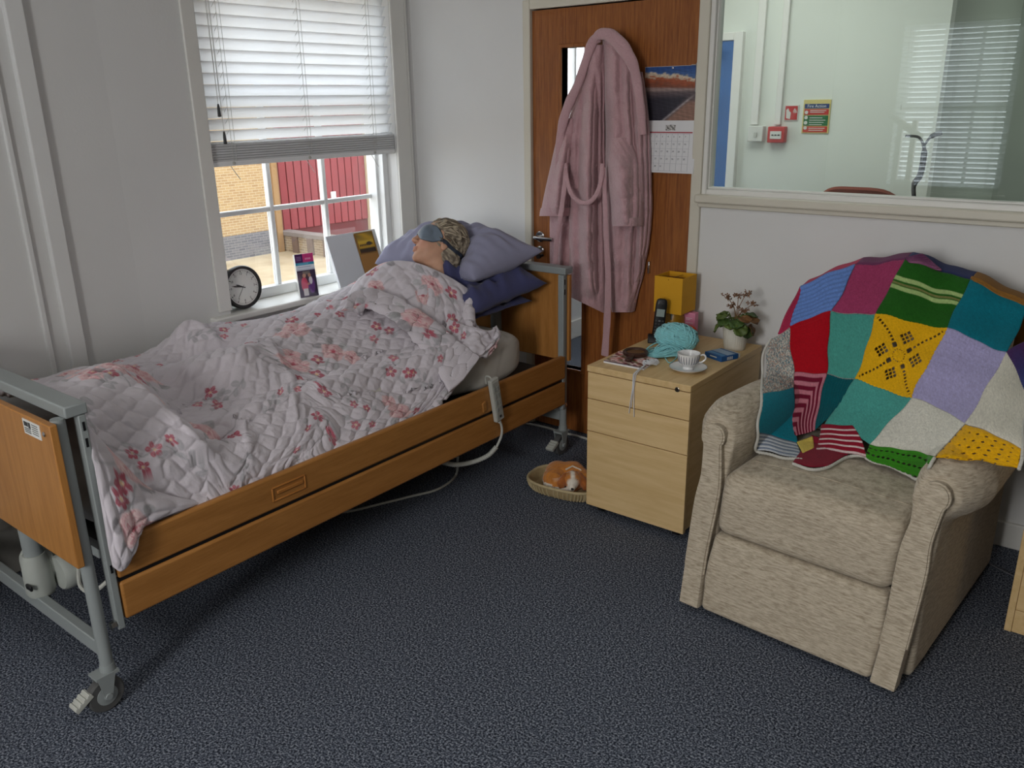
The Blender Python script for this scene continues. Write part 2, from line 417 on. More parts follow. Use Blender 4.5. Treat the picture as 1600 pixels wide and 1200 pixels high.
# --- window in the beyond room seen through the door slot
w = struct('window_2', (XW, 4.72, .74))
MB().box(GX-.05, GX+.03, 4.15, 4.21, .72, 2.16).box(GX-.05, GX+.03, 5.24, 5.3, .72, 2.16).box(GX-.05, GX+.03, 4.15, 5.3, .72, .78).box(GX-.05, GX+.03, 4.15, 5.3, 2.1, 2.16).build('frame', M_SASH, w, bevel=.004)
for y in (4.49, 4.75, 5.01): MB().box(GX-.02, GX+.02, y-.012, y+.012, .78, 2.1).build('glazing_bar', M_SASH, w)
MB().box(GX-.02, GX+.02, 4.21, 5.24, 1.4, 1.44).build('glazing_bar', M_SASH, w)
MB().box(GX-.004, GX, 4.21, 5.24, .78, 2.1).build('pane', M_GLASS, w, smooth=0)

# --- partition window between the rooms
w = struct('window_3', (-.4, YF, 1.2))
gz, gx = 1.242, -1.565
m = MB().box(-1.586, gx, YF-.008, YF+.05, 1.2, 2.44).box(gx, 1.9, YF-.008, YF+.05, 1.2, gz).box(-1.586, 1.94, YF-.008, YF+.11, 2.36, 2.44).box(1.86, 1.94, YF-.008, YF+.11, 1.2, 2.44)
m.build('frame', M_TRIM, w, bevel=.004)
m = MB().box(gx, gx+.006, YF+.008, YF+.048, gz, 2.36).box(gx, 1.86, YF+.008, YF+.045, gz, gz+.008)
m.build('glazing_bead', M_TRIM, w, bevel=.003)
MB().box(-1.600, 1.94, YF-.045, YF+.02, 1.188, 1.222).build('ledge', M_CREAM, w, bevel=.008, seg=3)
MB().box(-1.594, 1.94, YF-.02, YF+.0, 1.168, 1.188).build('ledge_moulding', M_CREAM, w, bevel=.005)
MB().box(gx, 1.86, YF+.028, YF+.034, gz, 2.36).build('pane', M_PART, w, smooth=0)

# --- back window, seen as a reflection in the partition glass
w = struct('window_4', (-1.86, -2.4, .7))
MB().box(-2.36, -2.30, -2.56, -2.5, .7, 2.24).box(-1.42, -1.36, -2.56, -2.5, .7, 2.24).box(-2.36, -1.36, -2.56, -2.5, .7, .76).box(-2.36, -1.36, -2.56, -2.5, 2.18, 2.24).build('frame', M_SASH, w, bevel=.004)
for x in (-2.02, -1.70): MB().box(x-.012, x+.012, -2.55, -2.51, .76, 2.18).build('glazing_bar', M_SASH, w)
MB().box(-2.3, -1.42, -2.55, -2.51, 1.44, 1.50).build('meeting_rail', M_SASH, w)
MB().box(-2.3, -1.42, -2.534, -2.53, .76, 2.18).build('pane', M_GLASS, w, smooth=0)
MB().box(-2.42, -1.30, -2.41, -2.34, .67, .70).build('sill', M_TRIM, w, bevel=.005)

# --- door
M_DOOR = wood('door_veneer', (162, 101, 50), (122, 68, 31), (22, 22, .9), rough=.38, scale=5, spec=.4)
M_LIP = wood('door_lipping', (162, 102, 52), (130, 76, 38), (30, 30, 1.2), rough=.4, scale=5)
d = struct('door_1', (-2.05, YF+.02, 0))
vx0, vx1, vz0, vz1 = -2.30, -2.178, .335, 1.822
m = MB(); hole_wall(m, -2.465, -1.633, .008, 1.985, [(vx0, vx1, vz0, vz1)], lambda a, b, c, e: m.box(a, b, YF+.002, YF+.046, c, e))
m.build('door_leaf', M_DOOR, d, smooth=0)
t = .016
MB().box(vx0-t, vx0, YF-.006, YF+.05, vz0-t, vz1+t).box(vx1, vx1+t, YF-.006, YF+.05, vz0-t, vz1+t).box(vx0, vx1, YF-.006, YF+.05, vz0-t, vz0).box(vx0, vx1, YF-.006, YF+.05, vz1, vz1+t).build('vision_panel_bead', M_LIP, d, bevel=.003)
MB().box(vx0, vx1, YF+.022, YF+.027, vz0, vz1).build('vision_panel_glass', M_GLASS, d, smooth=0)
AY = [(1, 0, 0), (0, 0, 1), (0, -1, 0)]
h = MB().lathe([(.026, 0), (.026, .006), (.022, .009), (.001, .009)], (-2.425, YF+.002, .975), 24, AY).lathe([(.009, 0), (.009, .05)], (-2.425, YF+.002, .975), 12, AY)
h.tube(crom([(-2.425, YF-.048, .975), (-2.40, YF-.05, .975), (-2.34, YF-.05, .975), (-2.318, YF-.048, .974)], 10), .0095, 10)
hd = h.build('door_handle', M_CHROME, d)
MB().lathe([(.024, 0), (.024, .006), (.02, .009), (.001, .009)], (-2.425, YF+.002, .905), 24, AY).build('escutcheon', M_CHROME, d)
MB().lathe([(.006, 0), (.006, .03), (.012, .03), (.012, .04), (.001, .04)], (-2.41, YF+.0, .885), 16, AY).build('key', M_BLACK, d)
for z in (1.68, .28):
    MB().tube([(-1.631, YF-.006, z-.055), (-1.631, YF-.006, z+.055)], .008, 10).box(-1.66, -1.61, YF-.004, YF+.003, z-.05, z+.05).build('hinge', M_CHROME, d)
MB().lathe([(.014, 0), (.014, .006), (.007, .009), (.006, .022), (.011, .026), (.011, .032), (.001, .034)], (-2.035, YF+.002, 1.83), 16, AY).build('coat_hook', M_CHROME, d)
MB().box(-1.825, -1.815, YF-.012, YF+.004, .86, .915).build('door_stop', M_CHROME, d, bevel=.002)

# --- beyond room: blue door, trunking, alarm points, notices
d = struct('door_2', (-2.8, 5.5, 0))
MB().box(-3.2, -2.46, 5.47, 5.5, 0, 1.95).build('door_leaf', mat('blue_door_paint', (52, 104, 168), .4, var=.08), d)
MB().box(-2.46, -2.40, 5.46, 5.52, 0, 2.0).box(-3.22, -2.46, 5.46, 5.52, 1.95, 2.0).build('door_frame', M_TRIM, d, bevel=.004)
MB().box(-2.62, -2.54, 5.43, 5.47, 1.83, 1.89).build('door_closer', M_DGREY, d, bevel=.005)
for x0, x1 in ((-2.325, -2.255), (-2.165, -2.105)):
    tag(MB().box(x0+.01, x1-.01, 5.475, 5.5, 1.43, 2.62).build('cable_trunking', M_TRIM, bevel=.004),
        'white vertical cable trunking running down to the '+('white switch box' if x0 < -2.2 else 'red call point')+' beyond the glass', 'trunking')
t = thing('switch_box', 'white switch box on the wall beyond the partition glass', 'switch', (-2.268, 5.5, 1.37))
MB().box(-2.318, -2.215, 5.45, 5.5, 1.325, 1.425).build('body', M_WHITEP, t, bevel=.006)
MB().box(-2.275, -2.255, 5.444, 5.452, 1.352, 1.385).build('rocker', M_GREYP, t, bevel=.002)
t = thing('fire_call_point', 'red break-glass fire call point on the wall beyond the glass', 'alarm', (-2.13, 5.5, 1.37))
M_RED = mat('alarm_red', (190, 42, 40), .45, var=.03)
MB().box(-2.185, -2.072, 5.45, 5.5, 1.32, 1.42).build('body', M_RED, t, bevel=.006)
MB().box(-2.165, -2.092, 5.446, 5.452, 1.345, 1.392).build('glass_plate', M_WHITEP, t)
m = MB()
for x in (-2.148, -2.128, -2.108): m.box(x-.006, x+.006, 5.443, 5.447, 1.365, 1.372)
m.build('mark', M_BLACK, t, smooth=0)
t = thing('fire_alarm_sign', 'small red and white fire alarm call point sign above the red box', 'sign', (-2.055, 5.5, 1.5))
MB().box(-2.10, -2.01, 5.494, 5.5, 1.455, 1.55).build('plate', M_WHITEP, t, smooth=0)
MB().box(-2.094, -2.016, 5.491, 5.495, 1.461, 1.544).build('red_field', M_RED, t, smooth=0)
m = MB().prism([(-.03, -.03), (-.005, -.035), (-.002, .005), (-.012, .012), (-.02, .03), (-.033, .02)], (-2.055, 5.492, 1.5), (1, 0, 0), (0, 0, 1), (0, -1, 0), .002)
for k in range(3):
    a0 = .25+k*.35; m.prism([(.008*cos(a0)+.004, .008*sin(a0)), (.034*cos(a0-.12)+.004, .034*sin(a0-.12)), (.034*cos(a0+.12)+.004, .034*sin(a0+.12))], (-2.055, 5.492, 1.5), (1, 0, 0), (0, 0, 1), (0, -1, 0), .002)
m.build('pictogram', M_WHITEP, t, smooth=0)

def text(name, body, size, o, ex, ez, material, parent, ext=.0006, align='CENTER'):
    """flat lettering at o, reading along ex with ez up"""
    cu = bpy.data.curves.new(name, 'FONT'); cu.body = body; cu.size = size; cu.extrude = ext
    cu.align_x = align; cu.align_y = 'CENTER'
    tmp = bpy.data.objects.new('t', cu); COL.objects.link(tmp)
    bpy.context.view_layer.update()
    me = bpy.data.meshes.new_from_object(tmp.evaluated_get(bpy.context.evaluated_depsgraph_get()))
    bpy.data.objects.remove(tmp)
    V = np.array([v.co for v in me.vertices]); F = [tuple(p.vertices) for p in me.polygons]
    bpy.data.meshes.remove(me)
    ex = np.asarray(ex, float); ez = np.asarray(ez, float); n = np.cross(ex, ez)
    mb = MB(); mb.add(np.asarray(o, float)+V[:, :1]*ex+V[:, 1:2]*ez+V[:, 2:]*n, F)
    return mb.build(name, material, parent, smooth=0)
t = thing('fire_action_notice', 'fire action notice with blue heading, red and green bands on cream board', 'sign', (-1.897, 5.5, 1.48))
MB().box(-1.98, -1.812, 5.493, 5.5, 1.38, 1.58).build('board', mat('cream_board', (216, 200, 128), .5), t, smooth=0)
for nm, c, z0, z1 in (('heading_band', (40, 66, 120), 1.528, 1.555), ('red_band', (196, 52, 44), 1.49, 1.524), ('green_band', (36, 110, 62), 1.425, 1.486), ('lower_red_band', (196, 62, 44), 1.386, 1.421)):
    MB().box(-1.972, -1.82, 5.491, 5.494, z0, z1).build(nm, mat(nm, c, .5), t, smooth=0)
text('heading', 'Fire Action', .026, (-1.896, 5.4905, 1.5415), (1, 0, 0), (0, 0, 1), M_WHITEP, t)
m = MB()
for i in range(4): m.lathe([(.011, 0), (.011, .002), (.001, .002)], (-1.957, 5.491, 1.505-.031*i), 10, AY)
m.build('symbol', M_WHITEP, t, smooth=0)
m = MB()
for i, z in enumerate((1.515, 1.505, 1.472, 1.458, 1.445, 1.432, 1.41, 1.398)): m.box(-1.935, -1.835-.01*(i % 3), 5.4895, 5.4915, z-.002, z+.002)
m.build('printed_lines', M_WHITEP, t, smooth=0)
# chair and desk lamp beyond the glass
M_RUST = mat('rust_brown_fabric', (128, 62, 46), .9, var=.08, bump=.2, bs=200)
t = thing('office_chair', 'rust brown upholstered chair whose back tops the ledge beyond the glass', 'chair', (-1.42, 4.85, 0))
ZC_ = at(1340, 296, Y=4.64)[2]; XC_ = at(1282, 300, Y=4.64)[0]; XD_ = at(1396, 300, Y=4.64)[0]
P = np.array([[(XC_+(XD_-XC_)*u, 4.62+.05*(2*u-1)**2+.02*k, .72+(ZC_-.72)*v-.035*(2*u-1)**4*v) for u in np.linspace(0, 1, 15)] for k, v in ((0, 0), (0, .5), (0, 1), (1, 1.03), (2, 1), (2, .5), (2, 0))])
MB().grid(P, cu=True).build('backrest', M_RUST, t)
MB().box(-1.66, -1.24, 4.66, 5.08, .42, .48).build('seat', M_RUST, t, bevel=.02, seg=3)
for x in (-1.63, -1.27):
    for y in (4.69, 5.05): MB().tube([(x, y, 0), (x, y, .42)], .012).build('leg', M_BLACK, t)
    MB().tube([(x+.0, 4.69, .44), (x, 4.64, .74)], .012).build('back_stay', M_BLACK, t)
t = thing('desk', 'pale desk standing beyond the glass under the dark lamp', 'desk', (-1.0, 5.2, 0))
MB().box(-1.18, -.2, 4.9, 5.45, .70, .73).build('top', mat('pale_laminate', (196, 180, 150), .5), t, bevel=.004)
for x in (-1.14, -.24):
    for y in (4.94, 5.41): MB().box(x-.02, x+.02, y-.02, y+.02, 0, .70).build('leg', M_GREY, t)
t = thing('desk_lamp', 'black curved desk lamp standing beyond the glass', 'lamp', (-1.1, 5.0, .73))
MB().lathe([(.07, 0), (.07, .012), (.02, .022), (.001, .022)], (-1.1, 5.0, .73), 20).build('base', M_BLACK, t)
MB().tube(crom([(-1.12, 5.0, .75), (-1.14, 5.0, 1.0), (-1.16, 5, 1.13), (-1.135, 5, 1.19), (-1.13, 5, 1.30), (-1.14, 5, 1.355)], 24), [.015]*6+[.012]*4+[.016]*10+[.01]*4, 8).build('stem', M_BLACK, t)
MB().tube(crom([(-1.14, 5, 1.35), (-1.17, 5, 1.385), (-1.235, 5, 1.39)], 10), .007, 6).tube(crom([(-1.135, 5, 1.34), (-1.11, 5, 1.385), (-1.06, 5, 1.41)], 10), [.006]*5+[.013]*5, 6).build('arm', M_DGREY, t)

# ================================================================ OUTSIDE (seen through the window, about 22 m away, a storey below)
K = 2.7
XO = -8.1*K
def O(px, py, x=XO): return at(px, py, X=x)
def brickmat(name, c1, c2, mort, w=.225, h=.075):
    m, N, L, B = nt(name)
    tc = N.new('ShaderNodeTexCoord'); sx = N.new('ShaderNodeSeparateXYZ'); cx = N.new('ShaderNodeCombineXYZ'); ad = N.new('ShaderNodeMath'); ad.operation = 'ADD'
    L.new(tc.outputs['Object'], sx.inputs[0]); L.new(sx.outputs[0], ad.inputs[0]); L.new(sx.outputs[1], ad.inputs[1]); L.new(ad.outputs[0], cx.inputs[0]); L.new(sx.outputs[2], cx.inputs[1])
    b = N.new('ShaderNodeTexBrick'); b.inputs['Scale'].default_value = 1; b.inputs['Brick Width'].default_value = w; b.inputs['Row Height'].default_value = h; b.inputs['Mortar Size'].default_value = .008
    b.inputs['Color1'].default_value = (*lin(c1), 1); b.inputs['Color2'].default_value = (*lin(c2), 1); b.inputs['Mortar'].default_value = (*lin(mort), 1)
    L.new(cx.outputs[0], b.inputs['Vector']); L.new(b.outputs[0], B.inputs['Base Color']); B.inputs['Roughness'].default_value = .9
    return m
M_YB = brickmat('yellow_brick', (168, 140, 98), (152, 122, 84), (182, 164, 132))
M_GB = brickmat('grey_brick', (112, 108, 108), (94, 92, 94), (130, 126, 122))
M_BB = brickmat('buff_brick', (146, 126, 98), (128, 108, 84), (166, 152, 130))
m = MB().box(-60, -4.5, -20, 60, -2.95, -2.72)
S(m.build('courtyard_paving', mat('sandy_paving', (182, 166, 138), .9, var=.12, vs=.9, c2=(156, 138, 110)), smooth=0))
zp = O(385, 365)[2]
yc = O(424, 300)[1]; yp = O(447, 300)[1]; yr = O(573, 300, XO-.5)[1]; ye = O(588, 300, XO-.5)[1]
b = thing('brick_building', 'yellow brick building with red boarded front across the courtyard', 'building', (XO, yc, -2.72))
MB().box(XO-3, XO, 4, yc, zp, 7).build('brick_wall', M_YB, b, smooth=0)
MB().box(XO-3, XO+.06, 4, yc, -2.72, zp).build('plinth', M_GB, b, smooth=0)
MB().box(XO-3, XO+.12, yc, yp-.35, -2.72, 7).build('pier', mat('tan_brick', (150, 118, 80), .9, var=.08, vs=2), b, smooth=0)
MB().box(XO-3, XO-.1, yp-.35, yp-.15, -2.72, 7).build('reveal', mat('brown_frame', (120, 82, 66), .8), b, smooth=0)
MB().box(XO-3, XO-.55, yp-.2, yr+.2, -2.72, 7).build('backing', mat('dark_red_backing', (96, 34, 36), .7), b, smooth=0)
M_PL = mat('red_paint', (132, 50, 54), .55, var=.08, vs=1.2)
n = 13; dy = (yr-yp+.15)/n
for i in range(n):
    y = yp-.15+i*dy
    MB().box(XO-.55, XO-.5, y+.015, y+dy-.015, -2.2, 7).build('plank', M_PL, b, bevel=.008, seg=1)
MB().box(XO-3, XO-.3, yr, ye+.1, -2.72, 7).build('pilaster', mat('cream_stone', (196, 180, 144), .9, var=.05), b, smooth=0)
MB().box(XO-3, XO-.4, ye+.1, ye+8, -2.72, 7).build('side_wall', M_YB, b, smooth=0)
p = O(521, 307, XO-.48); MB().box(XO-.5, XO-.46, p[1]-.1, p[1]+.1, p[2]-.16, p[2]+.16).build('notice', M_WHITEP, b, smooth=0)
g = thing('garden_wall', 'low buff brick wall with grey coping in front of red boards', 'wall', (-20.7, yc+.3, -2.72))
y = yc+.25; a = at(437, 362, Y=y); e = at(513, 368, Y=y)
x0, x1 = a[0], e[0]; zt = (a[2]+e[2])/2
MB().box(x0, x1, y, y+.3, -2.72, zt-.12).build('brickwork', M_BB, g, smooth=0)
MB().box(x0, x1+.06, y-.06, y+.36, zt-.12, zt).build('coping', mat('grey_coping', (128, 118, 112), .9, var=.1, vs=3), g, smooth=0)
for f_ in (.02, .33, .64, .96):
    x = x0+f_*(x1-x0); MB().box(x-.13, x+.13, y-.06, y+.2, -2.72, zt-.12).build('brick_pier', mat('brown_brick', (112, 92, 80), .9, var=.1, vs=6), g, smooth=0)

# ================================================================ VENETIAN BLINDS
def slatmat():
    m = bpy.data.materials.new('white_slat'); m.use_nodes = True; N, L = m.node_tree.nodes, m.node_tree.links; N.clear()
    o = N.new('ShaderNodeOutputMaterial'); d = N.new('ShaderNodeBsdfDiffuse'); t = N.new('ShaderNodeBsdfTranslucent'); mx = N.new('ShaderNodeMixShader')
    d.inputs[0].default_value = (.9, .9, .9, 1); t.inputs[0].default_value = (.92, .93, .94, 1); mx.inputs[0].default_value = .7
    L.new(d.outputs[0], mx.inputs[1]); L.new(t.outputs[0], mx.inputs[2]); L.new(mx.outputs[0], o.inputs[0]); return m
M_SLAT = slatmat(); M_SLATG = mat('white_slat_edge', (205, 207, 208), .5, var=.02); M_CORD = mat('white_cord', (206, 206, 202), .8)
def blind(label, o, ew, en, width, ztop, zlast, zbot, nstack, pitch, tilt, ladders, cords):
    """o: left end of the blind at z=0, ew along the width, en into the room"""
    o = np.asarray(o, float); ew = np.asarray(ew, float); en = np.asarray(en, float); ez = np.array([0, 0, 1.0])
    t = thing('venetian_blind', label, 'blind', tuple(o+ew*width/2+ez*zbot))
    c, s = cos(tilt), sin(tilt); prof = []
    for u in np.linspace(-1, 1, 7): prof.append((u*.0255, .0035*(1-u*u)))
    ring = prof+[(u, h-.0028) for u, h in prof[::-1]]
    def slat(z, c, s, name='slat'):
        ring = prof+[(u, h-(.0028 if name == 'slat' else .0088)) for u, h in prof[::-1]]
        n = len(ring); V = []
        for e in (0, 1):
            for u, h in ring: V.append(o+ew*width*e+en*(u*c-h*s)+ez*(u*s+h*c))
        F = [(i, (i+1) % n, n+(i+1) % n, n+i) for i in range(n)]+[tuple(range(n-1, -1, -1)), tuple(range(n, 2*n))]
        q = MB().add(np.array(V)+ez*z, F).build(name, M_SLAT, t, smooth=50); return q
    z = ztop-.05; first = None; zs = []
    while z > zlast: zs.append(z); z -= pitch
    for z in zs:
        if first is None: first = slat(zs[0], c, s); z0_ = zs[0]; continue
        q = first.copy(); COL.objects.link(q); q.location.z += z-z0_; q.location += Vector(en*random.uniform(-.001, .001))
    fs = slat(zbot+.028, 1, 0, 'stacked_slat')
    fs.data.materials[0] = M_SLATG
    for k in range(1, nstack):
        q = fs.copy(); COL.objects.link(q); q.location.z += k*.0105
    b0 = o+ez*zbot
    MB().obox(b0+ew*width/2+ez*.011, (ew, en, ez), (width/2+.003, .026, .011)).build('bottom_rail', M_SASH, t, bevel=.003)
    MB().obox(o+ew*width/2+ez*(ztop+.0), (ew, en, ez), (width/2, .028, .025)).build('headrail', M_SASH, t, bevel=.002)
    for l in ladders:
        m = MB()
        for sgn in (-1, 1): m.tube([o+ew*l+en*(.027*sgn)+ez*ztop, o+ew*l+en*(.027*sgn)+ez*(zbot+.02)], .0011, 5)
        m.tube([o+ew*(l+.015)+en*.029+ez*ztop, o+ew*(l+.015)+en*.029+ez*(zbot+.02)], .0011, 5)
        for z in zs: m.tube([o+ew*l+en*(-.027)+ez*(z-.02), o+ew*l+en*.027+ez*(z+.026)], .0011, 4)
        m.build('ladder_cord', M_CORD, t)
        m = MB().lathe([(.007, 0), (.007, .004), (.001, .005)], b0+ew*l+en*.026+ez*.011, 10, [ew, ez, en])
        m.build('cord_plug', M_GREYP, t)
        if zbot > 1: MB().tube(crom([b0+ew*l+ez*.0, b0+ew*(l+.012)+en*.012-ez*.03, b0+ew*(l+.035)+en*.01-ez*.06], 8), .0016, 5).build('cord_end', M_CORD, t)
    for l, zt in cords:
        m = MB()
        for dx in (0, .006): m.tube([o+ew*(l+dx)+en*.034+ez*ztop, o+ew*(l+.003)+en*.034+ez*zt], .0011, 5)
        q = m.build('pull_cord', M_CORD, t)
        MB().lathe([(.0035, .05), (.006, .035), (.0075, 0), (.001, -.002)], o+ew*(l+.003)+en*.034+ez*(zt-.04), 10).build('tassel', M_DGREY, q)
    return t
blind('white venetian blind half raised over the bedside window', (-3.262, 2.084, 0), (0, 1, 0), (1, 0, 0), 1.06, 2.125, 1.430, 1.357, 7, .0455, radians(57), (.10, .51, .92), ((.05, 1.60), (.062, 1.49)))
blind('white venetian blind fully lowered, seen only as a reflection in the glass', (-2.36, -2.38, 0), (1, 0, 0), (0, 1, 0), 1.0, 2.24, .76, .705, 3, .0455, radians(40), (.12, .5, .88), ((.06, 1.5),))

# pale patient hoist standing behind the viewpoint, seen only as a reflection in the partition glass
def mirr(px, py, Y=7.5):
    p = at(px, py, Y=Y); return np.array([p[0], 2*(YF+.031)-p[1], p[2]])
M_HOIST = mat('pale_hoist_enamel', (214, 216, 212), .45, var=.02)
a, b_, c_ = mirr(1398, 184), mirr(1440, 216), mirr(1410, 300)
hb = thing('patient_hoist', 'pale grey patient hoist seen only as a faint reflection in the glass', 'hoist', (c_[0], c_[1], 0))
for x in (mirr(1402, 240)[0], mirr(1424, 240)[0]):
    MB().box(x-.02, x+.02, c_[1]-.025, c_[1]+.025, .12, a[2]-.02).build('mast', M_HOIST, hb, bevel=.005)
MB().tube([a+np.array([-.04, 0, .02]), (a+b_)/2, b_], .028, 10).build('boom', M_HOIST, hb)
MB().box(c_[0]-.07, c_[0]+.07, c_[1]-.06, c_[1]+.06, .62, c_[2]+.10).build('actuator_housing', M_HOIST, hb, bevel=.02, seg=3)
MB().box(c_[0]-.30, c_[0]+.30, c_[1]-.03, c_[1]+.03, .07, .12).build('base_bar', M_HOIST, hb, bevel=.005)
for s in (-.28, .28):
    MB().box(c_[0]+s-.025, c_[0]+s+.025, c_[1]-.45, c_[1]+.45, .06, .11).build('base_leg', M_HOIST, hb, bevel=.005)
    for dy in (-.42, .42): MB().lathe([(.012, -.014), (.036, -.014), (.036, .014), (.012, .014)], (c_[0]+s, c_[1]+dy, .036), 16, [(0, 1, 0), (0, 0, 1), (1, 0, 0)]).box(c_[0]+s-.008, c_[0]+s+.008, c_[1]+dy-.008, c_[1]+dy+.008, .036, .07).build('castor', M_DGREY, hb)
# ================================================================ BED
M_BEECH = wood('warm_beech', (176, 122, 64), (158, 106, 52), (16, 1.2, 16), rough=.4, scale=4, spec=.35)
M_BEECHV = wood('warm_beech_panel', (184, 128, 68), (164, 110, 54), (12, 12, 1.0), rough=.4, scale=4, spec=.35)
XN, XFAR = -2.09, -3.05
XB = (XN+XFAR)/2
bed = thing('hospital_bed', 'adjustable care bed with beech boards and grey steel frame along the window wall', 'bed', (XB, 1.95, 0))
def bed_end(sgn, ypan, ypost, ych, yrail):
    """one end of the bed; sgn=-1 foot (panel faces the camera side), +1 head"""
    pn = MB().box(XFAR+.005, XN+.004, ypan-.010, ypan+.010, .462, .862).build('footboard_panel' if sgn < 0 else 'headboard_panel', M_BEECHV, bed, bevel=.003)
    MB().box(XFAR-.004, XN, min(yrail), max(yrail), .866, .897).build('top_rail', M_GREY, bed, bevel=.004)
    for x in (XN-.024, XFAR+.024):
        MB().tube([(x, ypost, .13), (x, ypost, .866)], .0175, 16).build('post', M_GREY, bed)
        MB().box(x-.008, x+.022, ych-.010, ych+.010, .232, .866).build('rail_channel', M_GREY, bed, bevel=.003)
        for z in (.835, .79, .42): MB().box(x+.021, x+.0235, ych-.003, ych+.003, z-.012, z+.012).build('channel_slot', M_BLACK, bed, smooth=0)
        MB().lathe([(.013, 0), (.013, .014), (.008, .016), (.001, .016)], (x+.01, ych+.012*sgn, .248), 6, [(1, 0, 0), (0, 0, 1), (0, sgn, 0)]).build('bolt', M_CHROME, bed)
    MB().box(XFAR+.03, XN-.03, ypost-.014, ypost+.014, .168, .215).build('cross_bar', M_GREY, bed, bevel=.003)
    if sgn < 0:
        MB().lathe([(.007, 0), (.007, .003), (.003, .005), (.001, .005)], (-2.118, ypan-.010, .835), 14, [(1, 0, 0), (0, 0, 1), (0, -1, 0)]).build('screw', M_CHROME, pn)
    # castors
    for x in (XN-.024, XFAR+.024):
        r = .052; y = ypost-.03 if sgn < 0 else ypost
        x_ = x+.012
        c = MB().lathe([(.021, .118), (.021, .13), (.019, .142)], (x, ypost, 0), 16)
        c.obox((x, ypost-.012, .116), ((1, 0, 0), (0, 1, 0), (0, 0, 1)), (.024, .032, .004))
        for dx in (-.022, .022):
            c.prism([(-.03, .118), (.022, .118), (.016, .098), (.002, .044), (-.018, .044), (-.026, .098)], (x+dx-.0015, ypost-.012, 0), (0, 1, 0), (0, 0, 1), (1, 0, 0), .003)
        cf = c.build('castor_fork', M_CHROME if False else M_GREY, bed)
        wy = ypost-.02
        w = MB().lathe([(.03, -.014), (.047, -.014), (r, -.008), (r, .008), (.047, .014), (.03, .014)], (x, wy, r), 28, [(0, 1, 0), (0, 0, 1), (1, 0, 0)])
        w.build('castor_wheel', mat('castor_rubber', (88, 88, 88), .7, var=.1), cf)
        MB().lathe([(.029, -.016), (.029, .016), (.012, .018), (.009, .027), (.001, .027)], (x, wy, r), 20, [(0, 1, 0), (0, 0, 1), (1, 0, 0)]).build('castor_hub', M_GREY, cf)
        # brake pedal
        q = np.array([x-.004, wy-.062, .062]); a = np.array([0, -.86, -.5]); a /= np.linalg.norm(a); n_ = np.cross(np.array([1., 0, 0]), a)
        p = MB().obox(q, ((1, 0, 0), a, n_), (.02, .028, .007))
        for k in range(4): p.obox(q+a*(-.021+.014*k)-n_*.0075, ((1, 0, 0), a, n_), (.02, .004, .0025))
        p.build('brake_pedal', M_GREYP, cf, bevel=.0015)
bed_end(-1, .808, .832, .883, (.842, .9))
bed_end(1, 3.065, 3.05, 3.028, (3.03, 3.09))
# rating plate on the footboard
pl = MB().box(-2.235, -2.140, .7962, .798, .812, .853).build('rating_plate', mat('sticker_white', (222, 222, 218), .5, var=.01), bed, smooth=0)
m = MB().box(-2.228, -2.206, .7955, .7965, .835, .847)
m.box(-2.203, -2.192, .7955, .7965, .832, .848)
for z in (.829, .824, .819): m.box(-2.228, -2.194, .7955, .7965, z-.0010, z+.0010)
for z in (.846, .840, .834, .828, .822): m.box(-2.184, -2.150, .7955, .7965, z-.0008, z+.0008)
m.build('small_print', M_DGREY, pl, smooth=0)
# side boards
def rboard(x0, x1, y0, y1, z0, z1): return MB().box(x0, x1, y0, y1, z0, z1)
for xa, xb, nr in ((-2.113, XN, 1), (XFAR, XFAR+.023, 0)):
    up = rboard(xa, xb, .897, 3.036, .382, .494).build('side_board', M_BEECH, bed, bevel=.008, seg=3)
    rboard(xa, xb, .897, 3.036, .254, .370).build('side_board', M_BEECH, bed, bevel=.008, seg=3)
    MB().box(xa+.006, xb-.008, .9, 3.03, .3705, .3815).build('board_gap_strip', M_BLACK, bed, smooth=0)
    if nr:
        for pa, pb in (((428, 782), (474, 748)),):
            a, b = at(*pa, X=XN), at(*pb, X=XN)
            y0_, y1_ = a[1]-.005, b[1]+.008; z0_, z1_ = .408, .458
            # moulded finger pull: shallow frame with a deeper tray
            ring = [(y0_, z0_), (y1_, z0_), (y1_, z1_), (y0_, z1_)]
            f = MB().box(XN-.004, XN+.0035, y0_, y1_, z0_, z0_+.006).box(XN-.004, XN+.0035, y0_, y1_, z1_-.006, z1_).box(XN-.004, XN+.0035, y0_, y0_+.006, z0_, z1_).box(XN-.004, XN+.0035, y1_-.006, y1_, z0_, z1_)
            f.box(XN-.004, XN+.005, y0_+.02, y1_-.012, z1_-.028, z1_-.016)
            f.build('finger_pull', mat('beech_moulding', (178, 116, 54), .45), up, bevel=.0025)
        a = at(757, 637, X=XN)
        MB().prism([(-.012, -.018), (.012, -.012), (.004, .03), (-.016, .022)], (XN-.002, a[1], a[2]), (0, 1, 0), (0, 0, 1), (1, 0, 0), .008).build('release_catch', M_BEECH, up, bevel=.003)
# deck and undercarriage
m = MB().box(XFAR+.05, -2.14, .93, 3.0, .40, .43)
m.build('mattress_deck', M_DGREY, bed, smooth=0)
for x in (-2.80, -2.34): MB().box(x-.02, x+.02, .95, 3.0, .34, .40).build('deck_beam', M_GREY, bed, bevel=.003)
